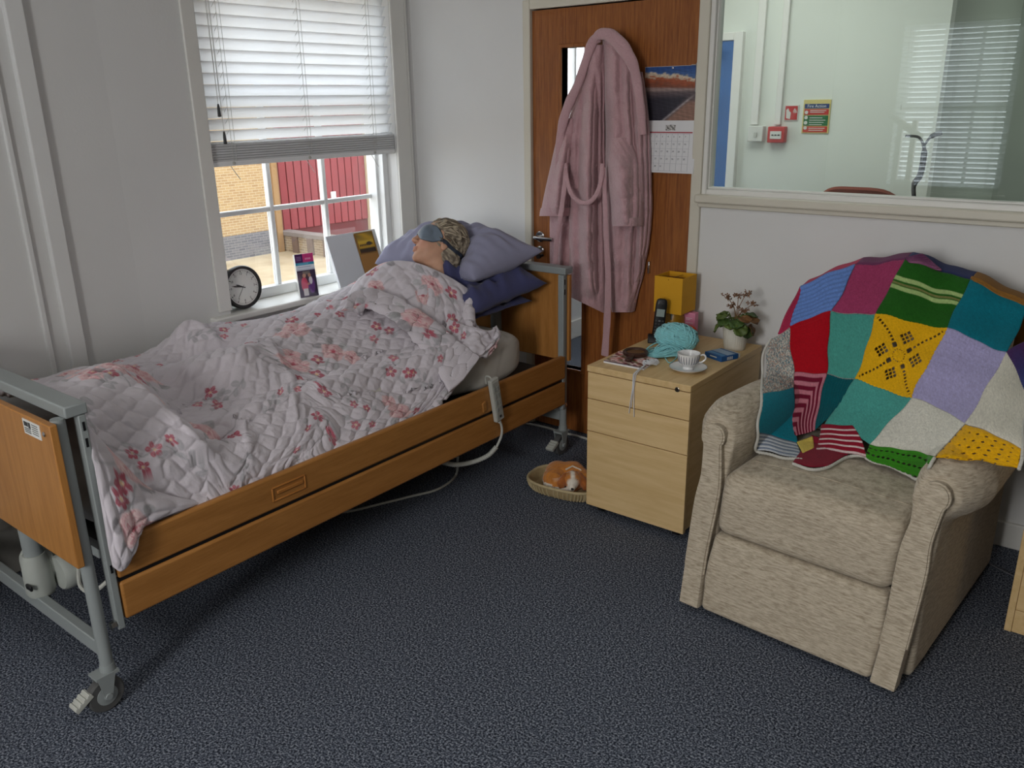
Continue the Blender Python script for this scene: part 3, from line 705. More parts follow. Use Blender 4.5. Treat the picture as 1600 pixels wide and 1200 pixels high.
# lifting motors at each end
M_MOTOR = mat('actuator_plastic', (176, 180, 174), .5, var=.03)
for sgn, y in ((-1, .845), (1, 3.045)):
    x = -2.505
    MB().tube([(x, y, .30), (x, y, .70)], .027, 18).build('lift_column', M_GREY, bed)
    hs = MB().tube([(x, y, .21), (x, y, .222), (x, y, .30), (x, y, .345)], [.036, .042, .040, .031], 20)
    hs.lathe([(.001, -.034), (.052, -.034), (.060, -.026), (.060, .026), (.052, .034), (.001, .034)], (x-.035, y+.02, .285), 24, [(1, 0, 0), (0, 0, 1), (0, 1, 0)])
    hs.lathe([(.001, -.03), (.05, -.03), (.056, -.02), (.056, .02), (.05, .03), (.001, .03)], (x+.04, y+.07, .27), 24, [(1, 0, 0), (0, 0, 1), (0, 1, 0)])
    h_ = hs.build('lift_motor', M_MOTOR, bed)
    MB().box(x+.012, x+.046, y-.045, y-.037, .25, .266).build('motor_socket', M_BLACK, h_, bevel=.003)
    MB().tube([(x, y, .175), (x, y, .212)], .02, 12).build('motor_foot', M_BLACK, h_)
tag(MB().tube(crom([(-2.42, .93, .30), (-2.36, .90, .26), (-2.28, .90, .27), (-2.24, .94, .31), (-2.2, 1.0, .36)], 24), .0065, 8).tube([(-2.2, 1.0, .36), (-2.2, 1.15, .41)], .0065, 8).build('motor_cable', M_GREYP, bed))
MB().box(-2.225, -2.165, .85, .865, .42, .47).build('bracket', M_GREY, bed, bevel=.003)

# ---- mattress
def mattress():
    x0, x1, y0, y1, z0, z1 = -3.02, -2.128, .925, 2.84, .43, .652
    nu, nv = 90, 64
    def prof(v):    # around the cross-section
        a = 2*pi*v; c, s_ = cos(a), sin(a); e = .3
        return np.sign(c)*abs(c)**e, np.sign(s_)*abs(s_)**e
    P = np.zeros((nu, nv, 3)); C = np.zeros((nu, nv, 3))
    for i in range(nu):
        u = i/(nu-1); y = y0+(y1-y0)*u
        k = min(1, (1-abs(2*u-1)**14)**.4+.0); k = max(k, .02)
        lift = .028*max(0, (y-2.2)/.64)**1.5; xe = np.interp(y, [2.32, 2.55], [-2.25, -2.165]); zt = np.interp(y, [2.3, 2.5], [.60, .640])
        for j in range(nv):
            a, b = prof(j/nv); zc = (z0+zt)/2
            P[i, j] = ((x0+xe)/2+a*(xe-x0)/2*(.86+.14*k), y, zc+b*(zt-z0)/2*k+lift*(b*.5+.5))
    P[..., 2] += .004*fnoise(P, 2.2, 3)*(P[..., 2] > .5)
    gx = np.abs(((P[..., 1]+P[..., 2]*.3)*26) % 1-.5); gz = np.abs((P[..., 2]*26+P[..., 0]*20) % 1-.5)
    line = np.clip(np.maximum(gx, gz)*8-3.3, 0, 1)[..., None]
    C[:] = lin((206, 203, 196)); C = C*(1-line)+lin((172, 168, 160))*line
    t = MB().grid(P, C, cv=True)
    t.add([P[0, :, :].mean(0), P[-1].mean(0)]+list(P[0])+list(P[-1]), [(0, 2+j, 2+(j+1) % nv) for j in range(nv)]+[(1, 2+nv+j, 2+nv+(j+1) % nv) for j in range(nv)], lin((206, 203, 196)))
    o = t.build('mattress', colmat('mattress_ticking', .9, .15, 250), color=True, smooth=60)
    tag(o, 'cream checked mattress lying on the care bed', 'mattress'); return o
mattress()

# ---- pillows
def pillow(name, label, corners, th, material, seed, group=None, up=None, wr=.012, dent=None, n=56):
    """corners FL, FR, BR, BL (front = towards the sleeper's shoulders)"""
    c = [np.asarray(q, float) for q in corners]
    s = np.linspace(-1, 1, n); A, Bq = np.meshgrid(s, s, indexing='ij')
    u, v = (A+1)/2, (Bq+1)/2
    pin = .05
    u2 = .5+(u-.5)*(1-pin*(1-Bq**2)); v2 = .5+(v-.5)*(1-pin*1.4*(1-A**2))
    base = ((1-u2)*(1-v2))[..., None]*c[0]+(u2*(1-v2))[..., None]*c[1]+(u2*v2)[..., None]*c[2]+((1-u2)*v2)[..., None]*c[3]
    nrm = np.cross(c[1]-c[0], c[3]-c[0]); nrm /= np.linalg.norm(nrm)
    prof = ((1-np.abs(A)**2.6)*(1-np.abs(Bq)**2.6))
    prof = np.maximum(prof, 0)**.52
    uv = np.stack([A*.38, Bq*.25], -1)
    r1 = fnoise(uv, 3.2, seed)
    ang = np.arctan2(Bq, A); rad = np.maximum(abs(A), abs(Bq))
    pleat = np.sin(ang*17+seed)*np.clip(rad-.45, 0, 1)*(1-rad)*1.6
    edge = 1-np.abs(np.maximum(abs(A), abs(Bq)))
    wrinkle = (wr*r1*prof+.018*pleat)
    ridge = wr*.9*(1-np.abs(fnoise(uv, 2.6, seed+5)))*prof
    T = base+nrm*(prof*th*.62+wrinkle+ridge)[..., None]
    if dent is not None:
        q_ = T-dent; lat = q_-nrm*(q_@nrm)[..., None]; T = T-nrm*(.088*np.exp(-((lat**2).sum(-1)/.105**2)**1.5))[..., None]
    D = base-nrm*(prof*th*.38+.4*wrinkle)[..., None]
    m = MB().grid(T).grid(D[:, ::-1])
    o = m.build(name, material, smooth=180)
    bm = bmesh.new(); bm.from_mesh(o.data); bmesh.ops.remove_doubles(bm, verts=bm.verts, dist=.0015); bmesh.ops.recalc_face_normals(bm, faces=bm.faces); bm.to_mesh(o.data); bm.free()
    return tag(o, label, 'pillow', group)
M_LAV = mat('lavender_cotton', (146, 146, 170), .85, var=.03, vs=3, bump=.12, bs=260, spec=.15, sheen=.2)
M_IND = mat('indigo_cotton', (72, 74, 112), .88, var=.05, vs=3, bump=.12, bs=260, spec=.15, sheen=.2)
FL = at(584, 412, Y=2.70); FR = at(742, 437, Y=2.66); BR = at(850, 392, Y=2.99); BL = np.array([-2.78, 2.99, 1.01])
pillow('pillow', 'smooth lavender pillow on top, under the sleeping head', (FL, FR, BR, BL), .23, M_LAV, 3, dent=at(697, 378, X=-2.50))
F2 = at(742, 506, Y=2.60); B2 = at(856, 432, Y=3.0)
pillow('pillow', 'crumpled indigo pillow squeezed beneath the lavender pillow', ((-2.94, 2.62, .76), F2+np.array([0, 0, .045]), B2+np.array([0, 0, -.03]), (-2.9, 2.99, .88)), .20, M_IND, 11, wr=.034)
pillow('pillow', 'thin indigo pillow lowest in the pile, edge folded out by the headboard', ((-2.95, 2.56, .71), at(744, 498, Y=2.64)+np.array([0, 0, -.0]), at(832, 470, Y=2.97), (-2.9, 2.97, .77)), .085, M_IND, 21, wr=.02)

# ================================================================ QUILT
# fabric height over the bed, from picked points (pixel, x): the pixel's sight line meets the plane x
QP = [(95, 603, -2.55), (130, 592, -2.40), (145, 640, -2.22), (120, 622, -2.28), (180, 580, -2.46), (215, 615, -2.34), (250, 650, -2.23), (300, 700, -2.16), (335, 738, -2.128),
      (150, 680, -2.17), (200, 700, -2.18), (250, 730, -2.15), (165, 760, -2.13), (210, 770, -2.13), (300, 770, -2.13),
      # hollow behind the foot fold
      (285, 655, -2.43), (325, 695, -2.27), (360, 700, -2.19), (360, 738, -2.128), (250, 612, -2.60), (310, 620, -2.52), (320, 655, -2.38),
      (230, 590, -2.60), (300, 583, -2.56), (375, 571, -2.49), (392, 548, -2.54),
      (395, 600, -2.42), (400, 660, -2.26), (400, 720, -2.15), (400, 745, -2.125),
      # far side and wall edge
      (270, 560, -2.84), (330, 560, -2.74), (180, 577, -2.80), (220, 560, -2.96), (260, 535, -3.0), (285, 513, -2.99), (302, 510, -2.96), (330, 520, -2.88), (350, 540, -2.78),
      (400, 522, -2.72), (450, 502, -2.72), (482, 490, -2.74), (520, 470, -2.76),
      # legs and hips
      (440, 540, -2.58), (440, 580, -2.44), (440, 640, -2.28), (440, 700, -2.16), (450, 725, -2.125), (500, 520, -2.58), (520, 570, -2.42), (520, 630, -2.25), (520, 680, -2.15), (530, 700, -2.125),
      (560, 505, -2.55), (580, 560, -2.40), (600, 610, -2.26), (620, 650, -2.14), (640, 655, -2.125), (660, 600, -2.22), (690, 628, -2.125),
      # chest
      (560, 442, -2.80), (590, 428, -2.70), (620, 416, -2.62), (650, 412, -2.55), (690, 428, -2.47), (640, 450, -2.50), (600, 460, -2.58), (560, 480, -2.62), (640, 500, -2.42), (680, 470, -2.38),
      (700, 520, -2.32), (650, 545, -2.34), (735, 462, -2.36), (744, 492, -2.27), (720, 500, -2.30), (740, 530, -2.22), (776, 514, -2.19), (700, 570, -2.22), (740, 565, -2.15), (720, 598, -2.13)]
Q3 = np.array([at(a, b, X=x) for a, b, x in QP])
far = [(-3.08, y, z) for y, z in ((.95, .70), (1.25, .68), (1.7, .70), (2.0, .69), (2.3, .70), (2.6, .74))]
Q3 = np.concatenate([Q3, np.array(far)])
qz = RBF(Q3[:, :2], Q3[:, 2], lam=2e-4)
YEND = RBF(np.array([[-3.1], [-2.9], [-2.75], [-2.65], [-2.55], [-2.47], [-2.36], [-2.27], [-2.19], [-2.125]]), np.array([2.56, 2.54, 2.53, 2.54, 2.56, 2.62, 2.68, 2.62, 2.66, 2.26]), lam=1e-5)
def yend(x):
    xs = np.array([-3.1, -2.9, -2.75, -2.65, -2.55, -2.47, -2.40, -2.36, -2.27, -2.22, -2.19, -2.16, -2.125, -2.05]); ys_ = np.array([2.56, 2.54, 2.52, 2.53, 2.55, 2.60, 2.65, 2.66, 2.60, 2.60, 2.58, 2.46, 2.24, 2.22])
    return np.interp(x, xs, ys_)

# ---- printed roses and stitched quilting, both in fabric metres (a along the bed, b across)
def paint(A, Bq, seed, dens=1.0):
    g = np.random.default_rng(seed)
    C = np.empty(A.shape+(3,)); C[:] = lin((206, 199, 206))
    C *= (1+.025*fnoise(np.stack([A, Bq], -1), 2.5, 4))[..., None]
    pa = []; 
    def win(a, b, r):
        return np.nonzero((np.abs(A-a) < r) & (np.abs(Bq-b) < r))
    def blend(ix, w, col):
        if len(ix[0]): C[ix] = C[ix]*(1-w[:, None])+lin(col)*w[:, None]
    def leaf(a, b, th, L_, wd, col, al=.75):
        ix = win(a, b, L_); x = A[ix]-a; y = Bq[ix]-b
        u = (x*cos(th)+y*sin(th))/L_; v = (-x*sin(th)+y*cos(th))/wd
        prof = np.clip(u*(1-u)*4, 0, 1)**.8
        w = np.clip((prof-np.abs(v))*5, 0, 1)*(u > 0)*(u < 1)
        blend(ix, w*al*(1-.45*np.clip(1-np.abs(v)*7, 0, 1)), col)
    def stem(a, b, th, L_, col, wd=.0022):
        ix = win(a, b, L_); x = A[ix]-a; y = Bq[ix]-b
        u = x*cos(th)+y*sin(th); v = -x*sin(th)+y*cos(th)+.25*u*u/L_
        blend(ix, np.clip(1.6-np.abs(v)/wd, 0, 1)*(u > 0)*(u < L_)*.6, col)
    def rose(a, b, R, rot, deep=1.0):
        ix = win(a, b, R*1.15); x = A[ix]-a; y = Bq[ix]-b
        th = np.arctan2(y, x)+rot; r = np.hypot(x, y)/(R*(1+.07*np.sin(5*th)+.04*np.sin(9*th+1)))
        body = np.clip((1-r)*7, 0, 1)
        blend(ix, body*.85, (222, 184, 186))
        q = r*3.4+.55*np.sin(th*3+r*9)+th/(2*pi)
        fr = q % 1
        blend(ix, body*np.clip((fr-.55)*2.6, 0, 1)*(.35+.55*(1-r)), (190, 96, 112))
        blend(ix, body*np.clip((.28-fr)*4, 0, 1)*.75, (234, 212, 208))
        blend(ix, np.clip((.26-r)*6, 0, 1)*.85*deep, (172, 56, 80))
    def bud(a, b, R, th, col=(172, 44, 74)):
        for k in range(5):
            t = th+k*2*pi/5; leaf(a+.2*R*cos(t), b+.2*R*sin(t), t, R, R*.42, col, .85)
        ix = win(a, b, R*.3); blend(ix, np.clip(1.5-np.hypot(A[ix]-a, Bq[ix]-b)/(R*.2), 0, 1), (232, 196, 150))
    a0, a1, b0, b1 = A.min(), A.max(), Bq.min(), Bq.max()
    st = .205
    for i, a in enumerate(np.arange(a0-.1, a1+.1, st)):
        for j, b in enumerate(np.arange(b0-.1, b1+.1, st*.95)):
            ca = a+g.uniform(-.05, .05)+(j % 2)*st*.5; cb = b+g.uniform(-.05, .05)
            k = g.random(); th = g.uniform(0, 6.28)
            if k < .42*dens:
                for q in range(6):
                    t = th+q*1.05+g.uniform(-.3, .3); rr = g.uniform(.035, .06)
                    leaf(ca+rr*cos(t), cb+rr*sin(t), t+g.uniform(-.5, .5), g.uniform(.04, .07), g.uniform(.012, .02), [(150, 150, 152), (176, 176, 178), (128, 124, 128)][q % 3], .7)
                for q in range(3): stem(ca+.05*cos(th+q*2), cb+.05*sin(th+q*2), th+q*2, .09, (140, 140, 144))
                rose(ca, cb, g.uniform(.045, .062), th)
                t = th+2.2; rose(ca+.075*cos(t), cb+.075*sin(t), .034, th+1)
                t = th+4.4; bud(ca+.085*cos(t), cb+.085*sin(t), .024, th)
            elif k < .75:
                for q in range(3):
                    t = th+q*2.1+g.uniform(-.4, .4); rr = g.uniform(.03, .055)
                    bud(ca+rr*cos(t), cb+rr*sin(t), g.uniform(.014, .022), t, [(176, 46, 76), (196, 92, 110)][q % 2])
                    leaf(ca+rr*cos(t+.7), cb+rr*sin(t+.7), t, .038, .011, (160, 160, 164), .65)
                stem(ca, cb, th, .11, (150, 150, 154)); stem(ca, cb, th+2.3, .08, (150, 150, 154))
            else:
                stem(ca, cb, th, .12, (150, 150, 154))
                for q in range(6):
                    leaf(ca+.018*q*cos(th), cb+.018*q*sin(th), th+(.8 if q % 2 else -.8), .036, .010, (158, 158, 162), .6)
                bud(ca+.12*cos(th), cb+.12*sin(th), .015, th, (182, 70, 92))
    return np.clip(C, 0, 1)
def stitch(A, Bq, w=.050, p=.031):
    """ogee quilting: puff height between two families of stitched waves"""
    ph = A*2*pi/(2*w); s_ = .5*np.sin(ph)
    f1 = np.abs(((Bq/p-s_)/2) % 1-.5)*2; f1 = 1-f1
    f2 = np.abs(((Bq/p+s_+1)/2) % 1-.5)*2; f2 = 1-f2
    d = np.minimum(np.minimum(f1, 1-f1*0+9), np.minimum(f2, 9))
    return np.sqrt(np.clip(d*1.6, 0, 1))
def normals(P):
    du = np.gradient(P, axis=0); dv = np.gradient(P, axis=1); n = np.cross(du, dv); return n/(np.linalg.norm(n, axis=-1)[..., None]+1e-9)
M_QUILT = colmat('printed_quilt', .9, .25, 160, sheen=.25, bd=.003)

def folds(X, Y, Z):
    """sharp cloth folds added on the smooth shape"""
    def seg(pts, h, w, sh=.6):
        nonlocal Z
        Pq = np.array([at(a, b, X=x)[:2] for a, b, x in pts])
        best = np.full(X.shape, 9.0); side = np.zeros(X.shape); tt = np.zeros(X.shape)
        for i in range(len(Pq)-1):
            a, b = Pq[i], Pq[i+1]; ab = b-a; L_ = np.linalg.norm(ab)
            t = np.clip(((X-a[0])*ab[0]+(Y-a[1])*ab[1])/L_**2, 0, 1)
            dx, dy = X-a[0]-t*ab[0], Y-a[1]-t*ab[1]; dd = np.hypot(dx, dy)
            sd = np.sign(dx*ab[1]-dy*ab[0]); m = dd < best
            best = np.where(m, dd, best); side = np.where(m, sd, side); tt = np.where(m, (i+t)/(len(Pq)-1), tt)
        env = np.clip(np.minimum(tt, 1-tt)*6, 0, 1)
        wl = np.where(side > 0, w, w*sh)
        Z = Z+h*np.exp(-best/wl)*(.4+.6*env)
    seg([(172, 580, -2.48), (250, 650, -2.24), (300, 700, -2.17), (348, 750, -2.13)], .034, .05, .4)
    seg([(220, 592, -2.60), (300, 583, -2.56), (375, 571, -2.50), (395, 545, -2.55)], .032, .05, .5)
    seg([(340, 665, -2.34), (385, 675, -2.26), (392, 740, -2.13)], .026, .03, .4)
    seg([(420, 540, -2.60), (455, 600, -2.38), (470, 690, -2.16)], .018, .04, .5)
    seg([(300, 640, -2.46), (350, 650, -2.38), (400, 640, -2.36)], -.016, .05, 1)
    seg([(270, 545, -2.95), (300, 508, -2.95), (335, 525, -2.84), (345, 545, -2.78)], .03, .045, .6)
    seg([(360, 560, -2.65), (430, 535, -2.6), (500, 500, -2.62), (560, 470, -2.65)], .016, .05, .7)
    seg([(250, 560, -2.85), (330, 555, -2.78), (390, 545, -2.62)], -.03, .05, 1)
    return Z

na, nb = 560, 400
v = 1-(1-np.linspace(0, 1, nb))**1.6; xs = -3.105+(.99)*v          # X from -3.105 to -2.115
U, V = np.meshgrid(np.linspace(0, 1, na), v, indexing='ij')
Xq = -3.105+.989*V
Y0 = .912+.03*(1-V)
Yq = Y0+(yend(Xq)-Y0)*U
Zq = qz(np.stack([Xq, Yq], -1))
Zq = folds(Xq, Yq, Zq)
# keep the covering above the mattress, below the rail along the near side
sh_ = np.interp(Yq, [2.05, 2.38], [-.085, 0])
Zq = np.maximum(Zq, np.interp(Xq-sh_, [-2.22, -2.185, -2.155, -2.125], [.648, .60, .52, .44])+.022*np.clip((Yq-2.1)/.3, 0, 1)*(Xq < -2.19))
Zq = np.where((Xq < -3.0), np.maximum(Zq, .675), Zq)
Zq = np.where(Xq > -2.15, np.minimum(Zq, np.interp(Xq, [-2.15, -2.118], [.60, .472])), Zq)
foot = np.clip((1.0-Yq)/.06, 0, 1)*np.clip((Xq+2.17)/.04, 0, 1)
Ab = Yq.copy(); 
dz = np.concatenate([np.zeros((na, 1)), np.diff(Zq, axis=1)], 1); dx = np.concatenate([np.zeros((na, 1)), np.abs(np.diff(Xq, axis=1))], 1)
Bb = np.cumsum(np.hypot(dx, dz), 1)
Pq = np.stack([Xq, Yq, Zq], -1)
n_ = normals(Pq); n_ *= np.sign(n_[..., 2:3]+1e-9)
fl = np.stack([Ab, Bb], -1)
Pq = Pq+n_*(.0085*stitch(Ab, Bb)+.003*fnoise(fl, 3, 2, 2)+.0016*(1-np.abs(fnoise(fl, 9, 8))))[..., None]
CQ = paint(Ab, Bb, 12)
quilt = thing('quilt', 'pale quilted bedspread printed with pink roses over the sleeper', 'quilt', (XB, 1.7, .66))
qm = MB().grid(Pq, CQ)
qm.build('cover', M_QUILT, quilt, smooth=180, color=True, solid=.010, off=-1)
# the corner that hangs outside the side board at the foot
def strip(name, pix, nu, nv, seed, amp=.0075, solid=.008, dens=1., wv=.0, lift=.0):
    """cloth piece from rows of (px,py,X) picked points, smooth in both directions"""
    R = np.array([[at(a, b, X=x) for a, b, x in row] for row in pix])
    R = np.array([crom(r, nv) for r in R]); R = np.array([crom(R[:, j], nu) for j in range(nv)]).transpose(1, 0, 2)
    ds = np.linalg.norm(np.diff(R, axis=0), axis=-1).mean(1).cumsum(); dt = np.linalg.norm(np.diff(R, axis=1), axis=-1).mean(0).cumsum()
    A_, B_ = np.meshgrid(np.r_[0, ds], np.r_[0, dt], indexing='ij'); A_ = A_+seed*.37; B_ = B_+seed*.21
    n = normals(R); s = np.sign((n*(CP-R)).sum(-1, keepdims=True)); n = n*s
    f = np.stack([A_, B_], -1)
    ue, ve = np.meshgrid(np.linspace(0, 1, nu), np.linspace(0, 1, nv), indexing='ij'); ed = np.clip(np.minimum(np.minimum(ue, 1-ue)*8, np.minimum(ve, 1-ve)*14), 0, 1)[..., None]
    R = R+n*ed*(lift*0+amp*stitch(A_, B_)+.0022*fnoise(f, 4, seed, 2)+wv*fnoise(f, 9, seed+1))[..., None]+n*lift
    return MB().grid(R, paint(A_, B_, seed, dens)).build(name, M_QUILT, quilt, smooth=180, color=True, solid=solid, off=-1)
strip('hanging_corner', [[(140, 668, -2.115), (190, 720, -2.12), (240, 765, -2.118), (320, 785, -2.116)],
                         [(146, 720, -2.085), (185, 770, -2.078), (225, 795, -2.08), (262, 806, -2.088)],
                         [(158, 790, -2.075), (185, 815, -2.062), (212, 826, -2.066), (228, 822, -2.082)],
                         [(168, 850, -2.074), (186, 862, -2.056), (206, 856, -2.062), (221, 828, -2.078)],
                         [(176, 886, -2.072), (190, 893, -2.060), (204, 878, -2.066), (217, 842, -2.074)]], 70, 60, 31)
# folded-back bands and chest flap lying on the cover
strip('folded_band', [[(528, 488, -2.575), (560, 486, -2.56), (600, 498, -2.47), (640, 530, -2.36), (676, 574, -2.25), (700, 620, -2.128)],
                      [(538, 478, -2.58), (575, 474, -2.555), (620, 492, -2.45), (662, 526, -2.33), (700, 562, -2.23), (724, 598, -2.13)],
                      [(550, 468, -2.59), (590, 466, -2.555), (640, 488, -2.43), (684, 520, -2.31), (722, 548, -2.21), (745, 566, -2.145)]], 46, 130, 41, wv=.002, lift=.022, solid=.022)
strip('chest_flap', [[(566, 442, -2.755), (602, 418, -2.655), (640, 412, -2.55), (676, 424, -2.47), (712, 444, -2.39), (736, 466, -2.335), (744, 500, -2.255)],
                     [(552, 462, -2.70), (596, 446, -2.60), (640, 440, -2.52), (676, 452, -2.44), (708, 474, -2.36), (732, 496, -2.30), (746, 524, -2.215)],
                     [(548, 476, -2.62), (594, 474, -2.57), (634, 476, -2.475), (668, 488, -2.40), (696, 506, -2.335), (720, 522, -2.27), (744, 546, -2.20)],
                     [(562, 478, -2.58), (600, 486, -2.53), (632, 504, -2.43), (662, 522, -2.36), (690, 526, -2.31), (712, 532, -2.26), (730, 556, -2.20)]], 90, 150, 51, amp=.009, wv=.002, solid=.022, lift=.026)
strip('turned_edge', [[(700, 500, -2.30), (726, 510, -2.25), (746, 515, -2.20), (762, 518, -2.175), (773, 510, -2.175)],
                      [(690, 530, -2.29), (716, 540, -2.23), (742, 534, -2.18), (762, 538, -2.155), (780, 527, -2.15)],
                      [(672, 552, -2.29), (702, 566, -2.21), (732, 560, -2.16), (750, 560, -2.14), (767, 548, -2.137)]], 60, 80, 61, wv=.003, solid=.016, lift=.014)
# ================================================================ PERSON IN THE BED
HC = at(686, 383, X=-2.52)
hf = np.array([-.60, -.62, .50]); hf /= np.linalg.norm(hf)
hu = np.array([-.02, .66, .75]); hu -= hf*(hu@hf); hu /= np.linalg.norm(hu)
hr = np.cross(hf, hu)
HA = np.stack([hr, hf, hu])           # rows: side, face, crown
def hw(q): return HC+np.asarray(q, float)@HA
def mir(P): q = P.copy(); q[..., 0] = np.abs(q[..., 0]); return q
def head(P):
    M_ = mir(P)
    d = ell(P, (0, -.012, .030), (.073, .092, .086))
    d = smin(d, ell(P, (0, .028, -.045), (.056, .060, .072)), .035)
    d = smin(d, ell(P, (0, .066, -.100), (.022, .018, .017)), .022)
    d = smin(d, ell(M_, (.034, .058, -.030), (.028, .028, .026)), .02)
    d = smin(d, ell(P, (0, .074, .030), (.048, .018, .016)), .02)
    d = smin(d, cap(P, (0, .088, .006), (0, .107, -.032), .008, .011), .010)
    d = smin(d, ell(M_, (.010, .098, -.036), (.008, .010, .007)), .006)
    d = smin(d, ell(P, (0, .0885, -.0625), (.023, .009, .0052)), .005)
    d = smin(d, ell(P, (0, .0865, -.0740), (.020, .009, .0058)), .005)
    d = np.maximum(d, -ell(P, (0, .102, -.0682), (.024, .012, .0013)))
    d = np.maximum(d, -ell(M_, (.006, .110, -.044), (.0035, .008, .004)))
    d = smin(d, ell(M_, (.074, -.012, -.012), (.009, .017, .030)), .006)
    d = np.maximum(d, -ell(M_, (.084, -.006, -.008), (.006, .008, .014)))
    d = smin(d, cap(P, (0, -.015, -.06), (0, -.055, -.14), .049, .053), .02)
    return d
V, F = sdf_mesh(head, (-.1, -.125, -.23), (.1, .13, .13), .0034)
Cs = np.tile(lin((206, 160, 134)), (len(V), 1))
ck = np.exp(-((np.abs(V[:, 0])-.04)**2+(V[:, 1]-.07)**2+(V[:, 2]+.035)**2)/.0009)[:, None]
Cs = Cs*(1-.4*ck)+lin((206, 128, 112))*.4*ck
lp = (np.exp(-((V[:, 2]+.0685)/.010)**2-(V[:, 0]/.022)**2)*(V[:, 1] > .082))[:, None]
Cs = Cs*(1-.6*lp)+lin((172, 96, 92))*.6*lp
Cs *= (1+.03*fnoise(V, 20, 5))[:, None]
per = thing('person', 'grey-haired person lying in the bed, wearing an eye mask, face turned to the window', 'person', tuple(hw((0, -.05, -.2))))
body = MB().add(V@HA+HC, F, Cs)
def under(x, y, r, extra=.035):
    q = (Xq-x)**2+(Yq-y)**2 < .075**2
    return np.array([x, y, float(Zq[q].min())-extra-r])
nk = hw((0, -.05, -.12)); sh = under(-2.62, 2.50, .055, .06)
def torso(P):
    pel = under(-2.60, 1.98, .075); che = under(-2.57, 2.34, .10, .06)
    d = smin(cap(P, nk, sh, .05, .055), cap(P, sh, che, .055, .105), .03); d = smin(d, cap(P, che, pel, .105, .095), .05)
    s1 = under(-2.74, 2.36, .05, .06); s2 = under(-2.42, 2.38, .05, .07); d = smin(d, cap(P, s1, s2, .05, .05), .05)
    for s in (-1, 1):
        hip = pel+np.array([.075*s, -.03, -.02]); kn = under(-2.62+.08*s, 1.62, .05, .02); an = under(-2.62+.08*s, 1.30, .035, .02)
        d = smin(d, cap(P, hip, kn, .07, .045), .04); d = smin(d, cap(P, kn, an, .045, .033), .02)
        d = smin(d, cap(P, an, an+np.array([.02*s, -.05, .01]), .033, .024), .02)
        s0 = s1 if s < 0 else s2; el = under(-2.58+.13*s, 2.12, .035, .06); ha = under(-2.60+.06*s, 1.95, .03, .045)
        d = smin(d, cap(P, s0, el, .045, .036), .02); d = smin(d, cap(P, el, ha, .036, .026), .02)
    return d
V2, F2_ = sdf_mesh(torso, (-2.95, 1.12, .50), (-2.25, 2.72, 1.02), .012)
body.add(V2, F2_, lin((206, 160, 134)))
skin = colmat('skin', .55, .12, 400, spec=.35); skin.node_tree.nodes['Principled BSDF'].inputs['Subsurface Weight'].default_value = .08
body.build('body', skin, per, smooth=180, color=True)
def hairf(P):
    q = P+.004*np.stack([fnoise(P*np.array([1, .35, .35]), 26, 1), fnoise(P*np.array([1, .35, .35]), 26, 2), np.zeros(P.shape[:-1])], -1)
    d = ell(q, (0, -.026, .036), (.086, .100, .094))
    d = smin(d, ell(q, (0, -.062, -.035), (.070, .058, .075)), .03)
    cut = (P[..., 1]-(.042+.42*(P[..., 2]-.035)+.02*np.cos(P[..., 0]*30)))*.8      # hairline
    side = .0+(P[..., 1]+.022+.25*(P[..., 2]+.02))*.9                               # leave the ear and cheek free
    low = np.maximum(side, (P[..., 2]-.012))
    return np.maximum(np.maximum(d, cut), np.where(P[..., 2] < .02, np.maximum(d, side), -1))
V, F = sdf_mesh(hairf, (-.11, -.15, -.14), (.11, .11, .15), .0036)
st = fnoise(V*np.array([1.6, .18, .3]), 75, 9)[:, None]; tt_ = np.clip(.5+.35*st, 0, 1)
Ch = lin((104, 93, 82))*(1-tt_)+lin((178, 165, 144))*tt_
n0 = V/np.linalg.norm(V, axis=1)[:, None]
MB().add((V+n0*.0012*st)@HA+HC, F, Ch).build('hair', colmat('grey_blonde_hair', .6, .5, 260, spec=.3), per, smooth=180, color=True)
# tufts swept back over the crown
m = MB(); g = np.random.default_rng(3)
for i in range(150):
    ph = g.uniform(-2.4, 2.4); z = g.uniform(-.01, .11)
    p0 = np.array([sin(ph)*.07, cos(ph)*.05-.02+.03*(z > .05), z]); p0 *= 1.0
    d0 = np.array([sin(ph)*.3, -.7, .25-.6*(z < .03)])+g.normal(0, .25, 3)
    pts = []
    for t in np.linspace(0, 1, 5):
        q = p0+d0*t*g.uniform(.05, .075); e = (q-np.array([0, -.026, .036]))/np.array([.0875, .101, .0955]); l = np.linalg.norm(e)
        q = np.array([0, -.026, .036])+e/l*np.array([.0875, .101, .0955])*(1+.02*sin(3*t)); pts.append(q)
    if pts[0][1] > .045: continue
    m.tube(np.array(pts)@HA+HC, [.002, .0032, .003, .002, .0006], 5, C=lin([(150, 138, 120), (190, 178, 156), (112, 102, 90)][i % 3]))
o = m.build('hair_strands', colmat('hair_strand', .55, 0), per, smooth=180, color=True); o['kind'] = 'stuff'
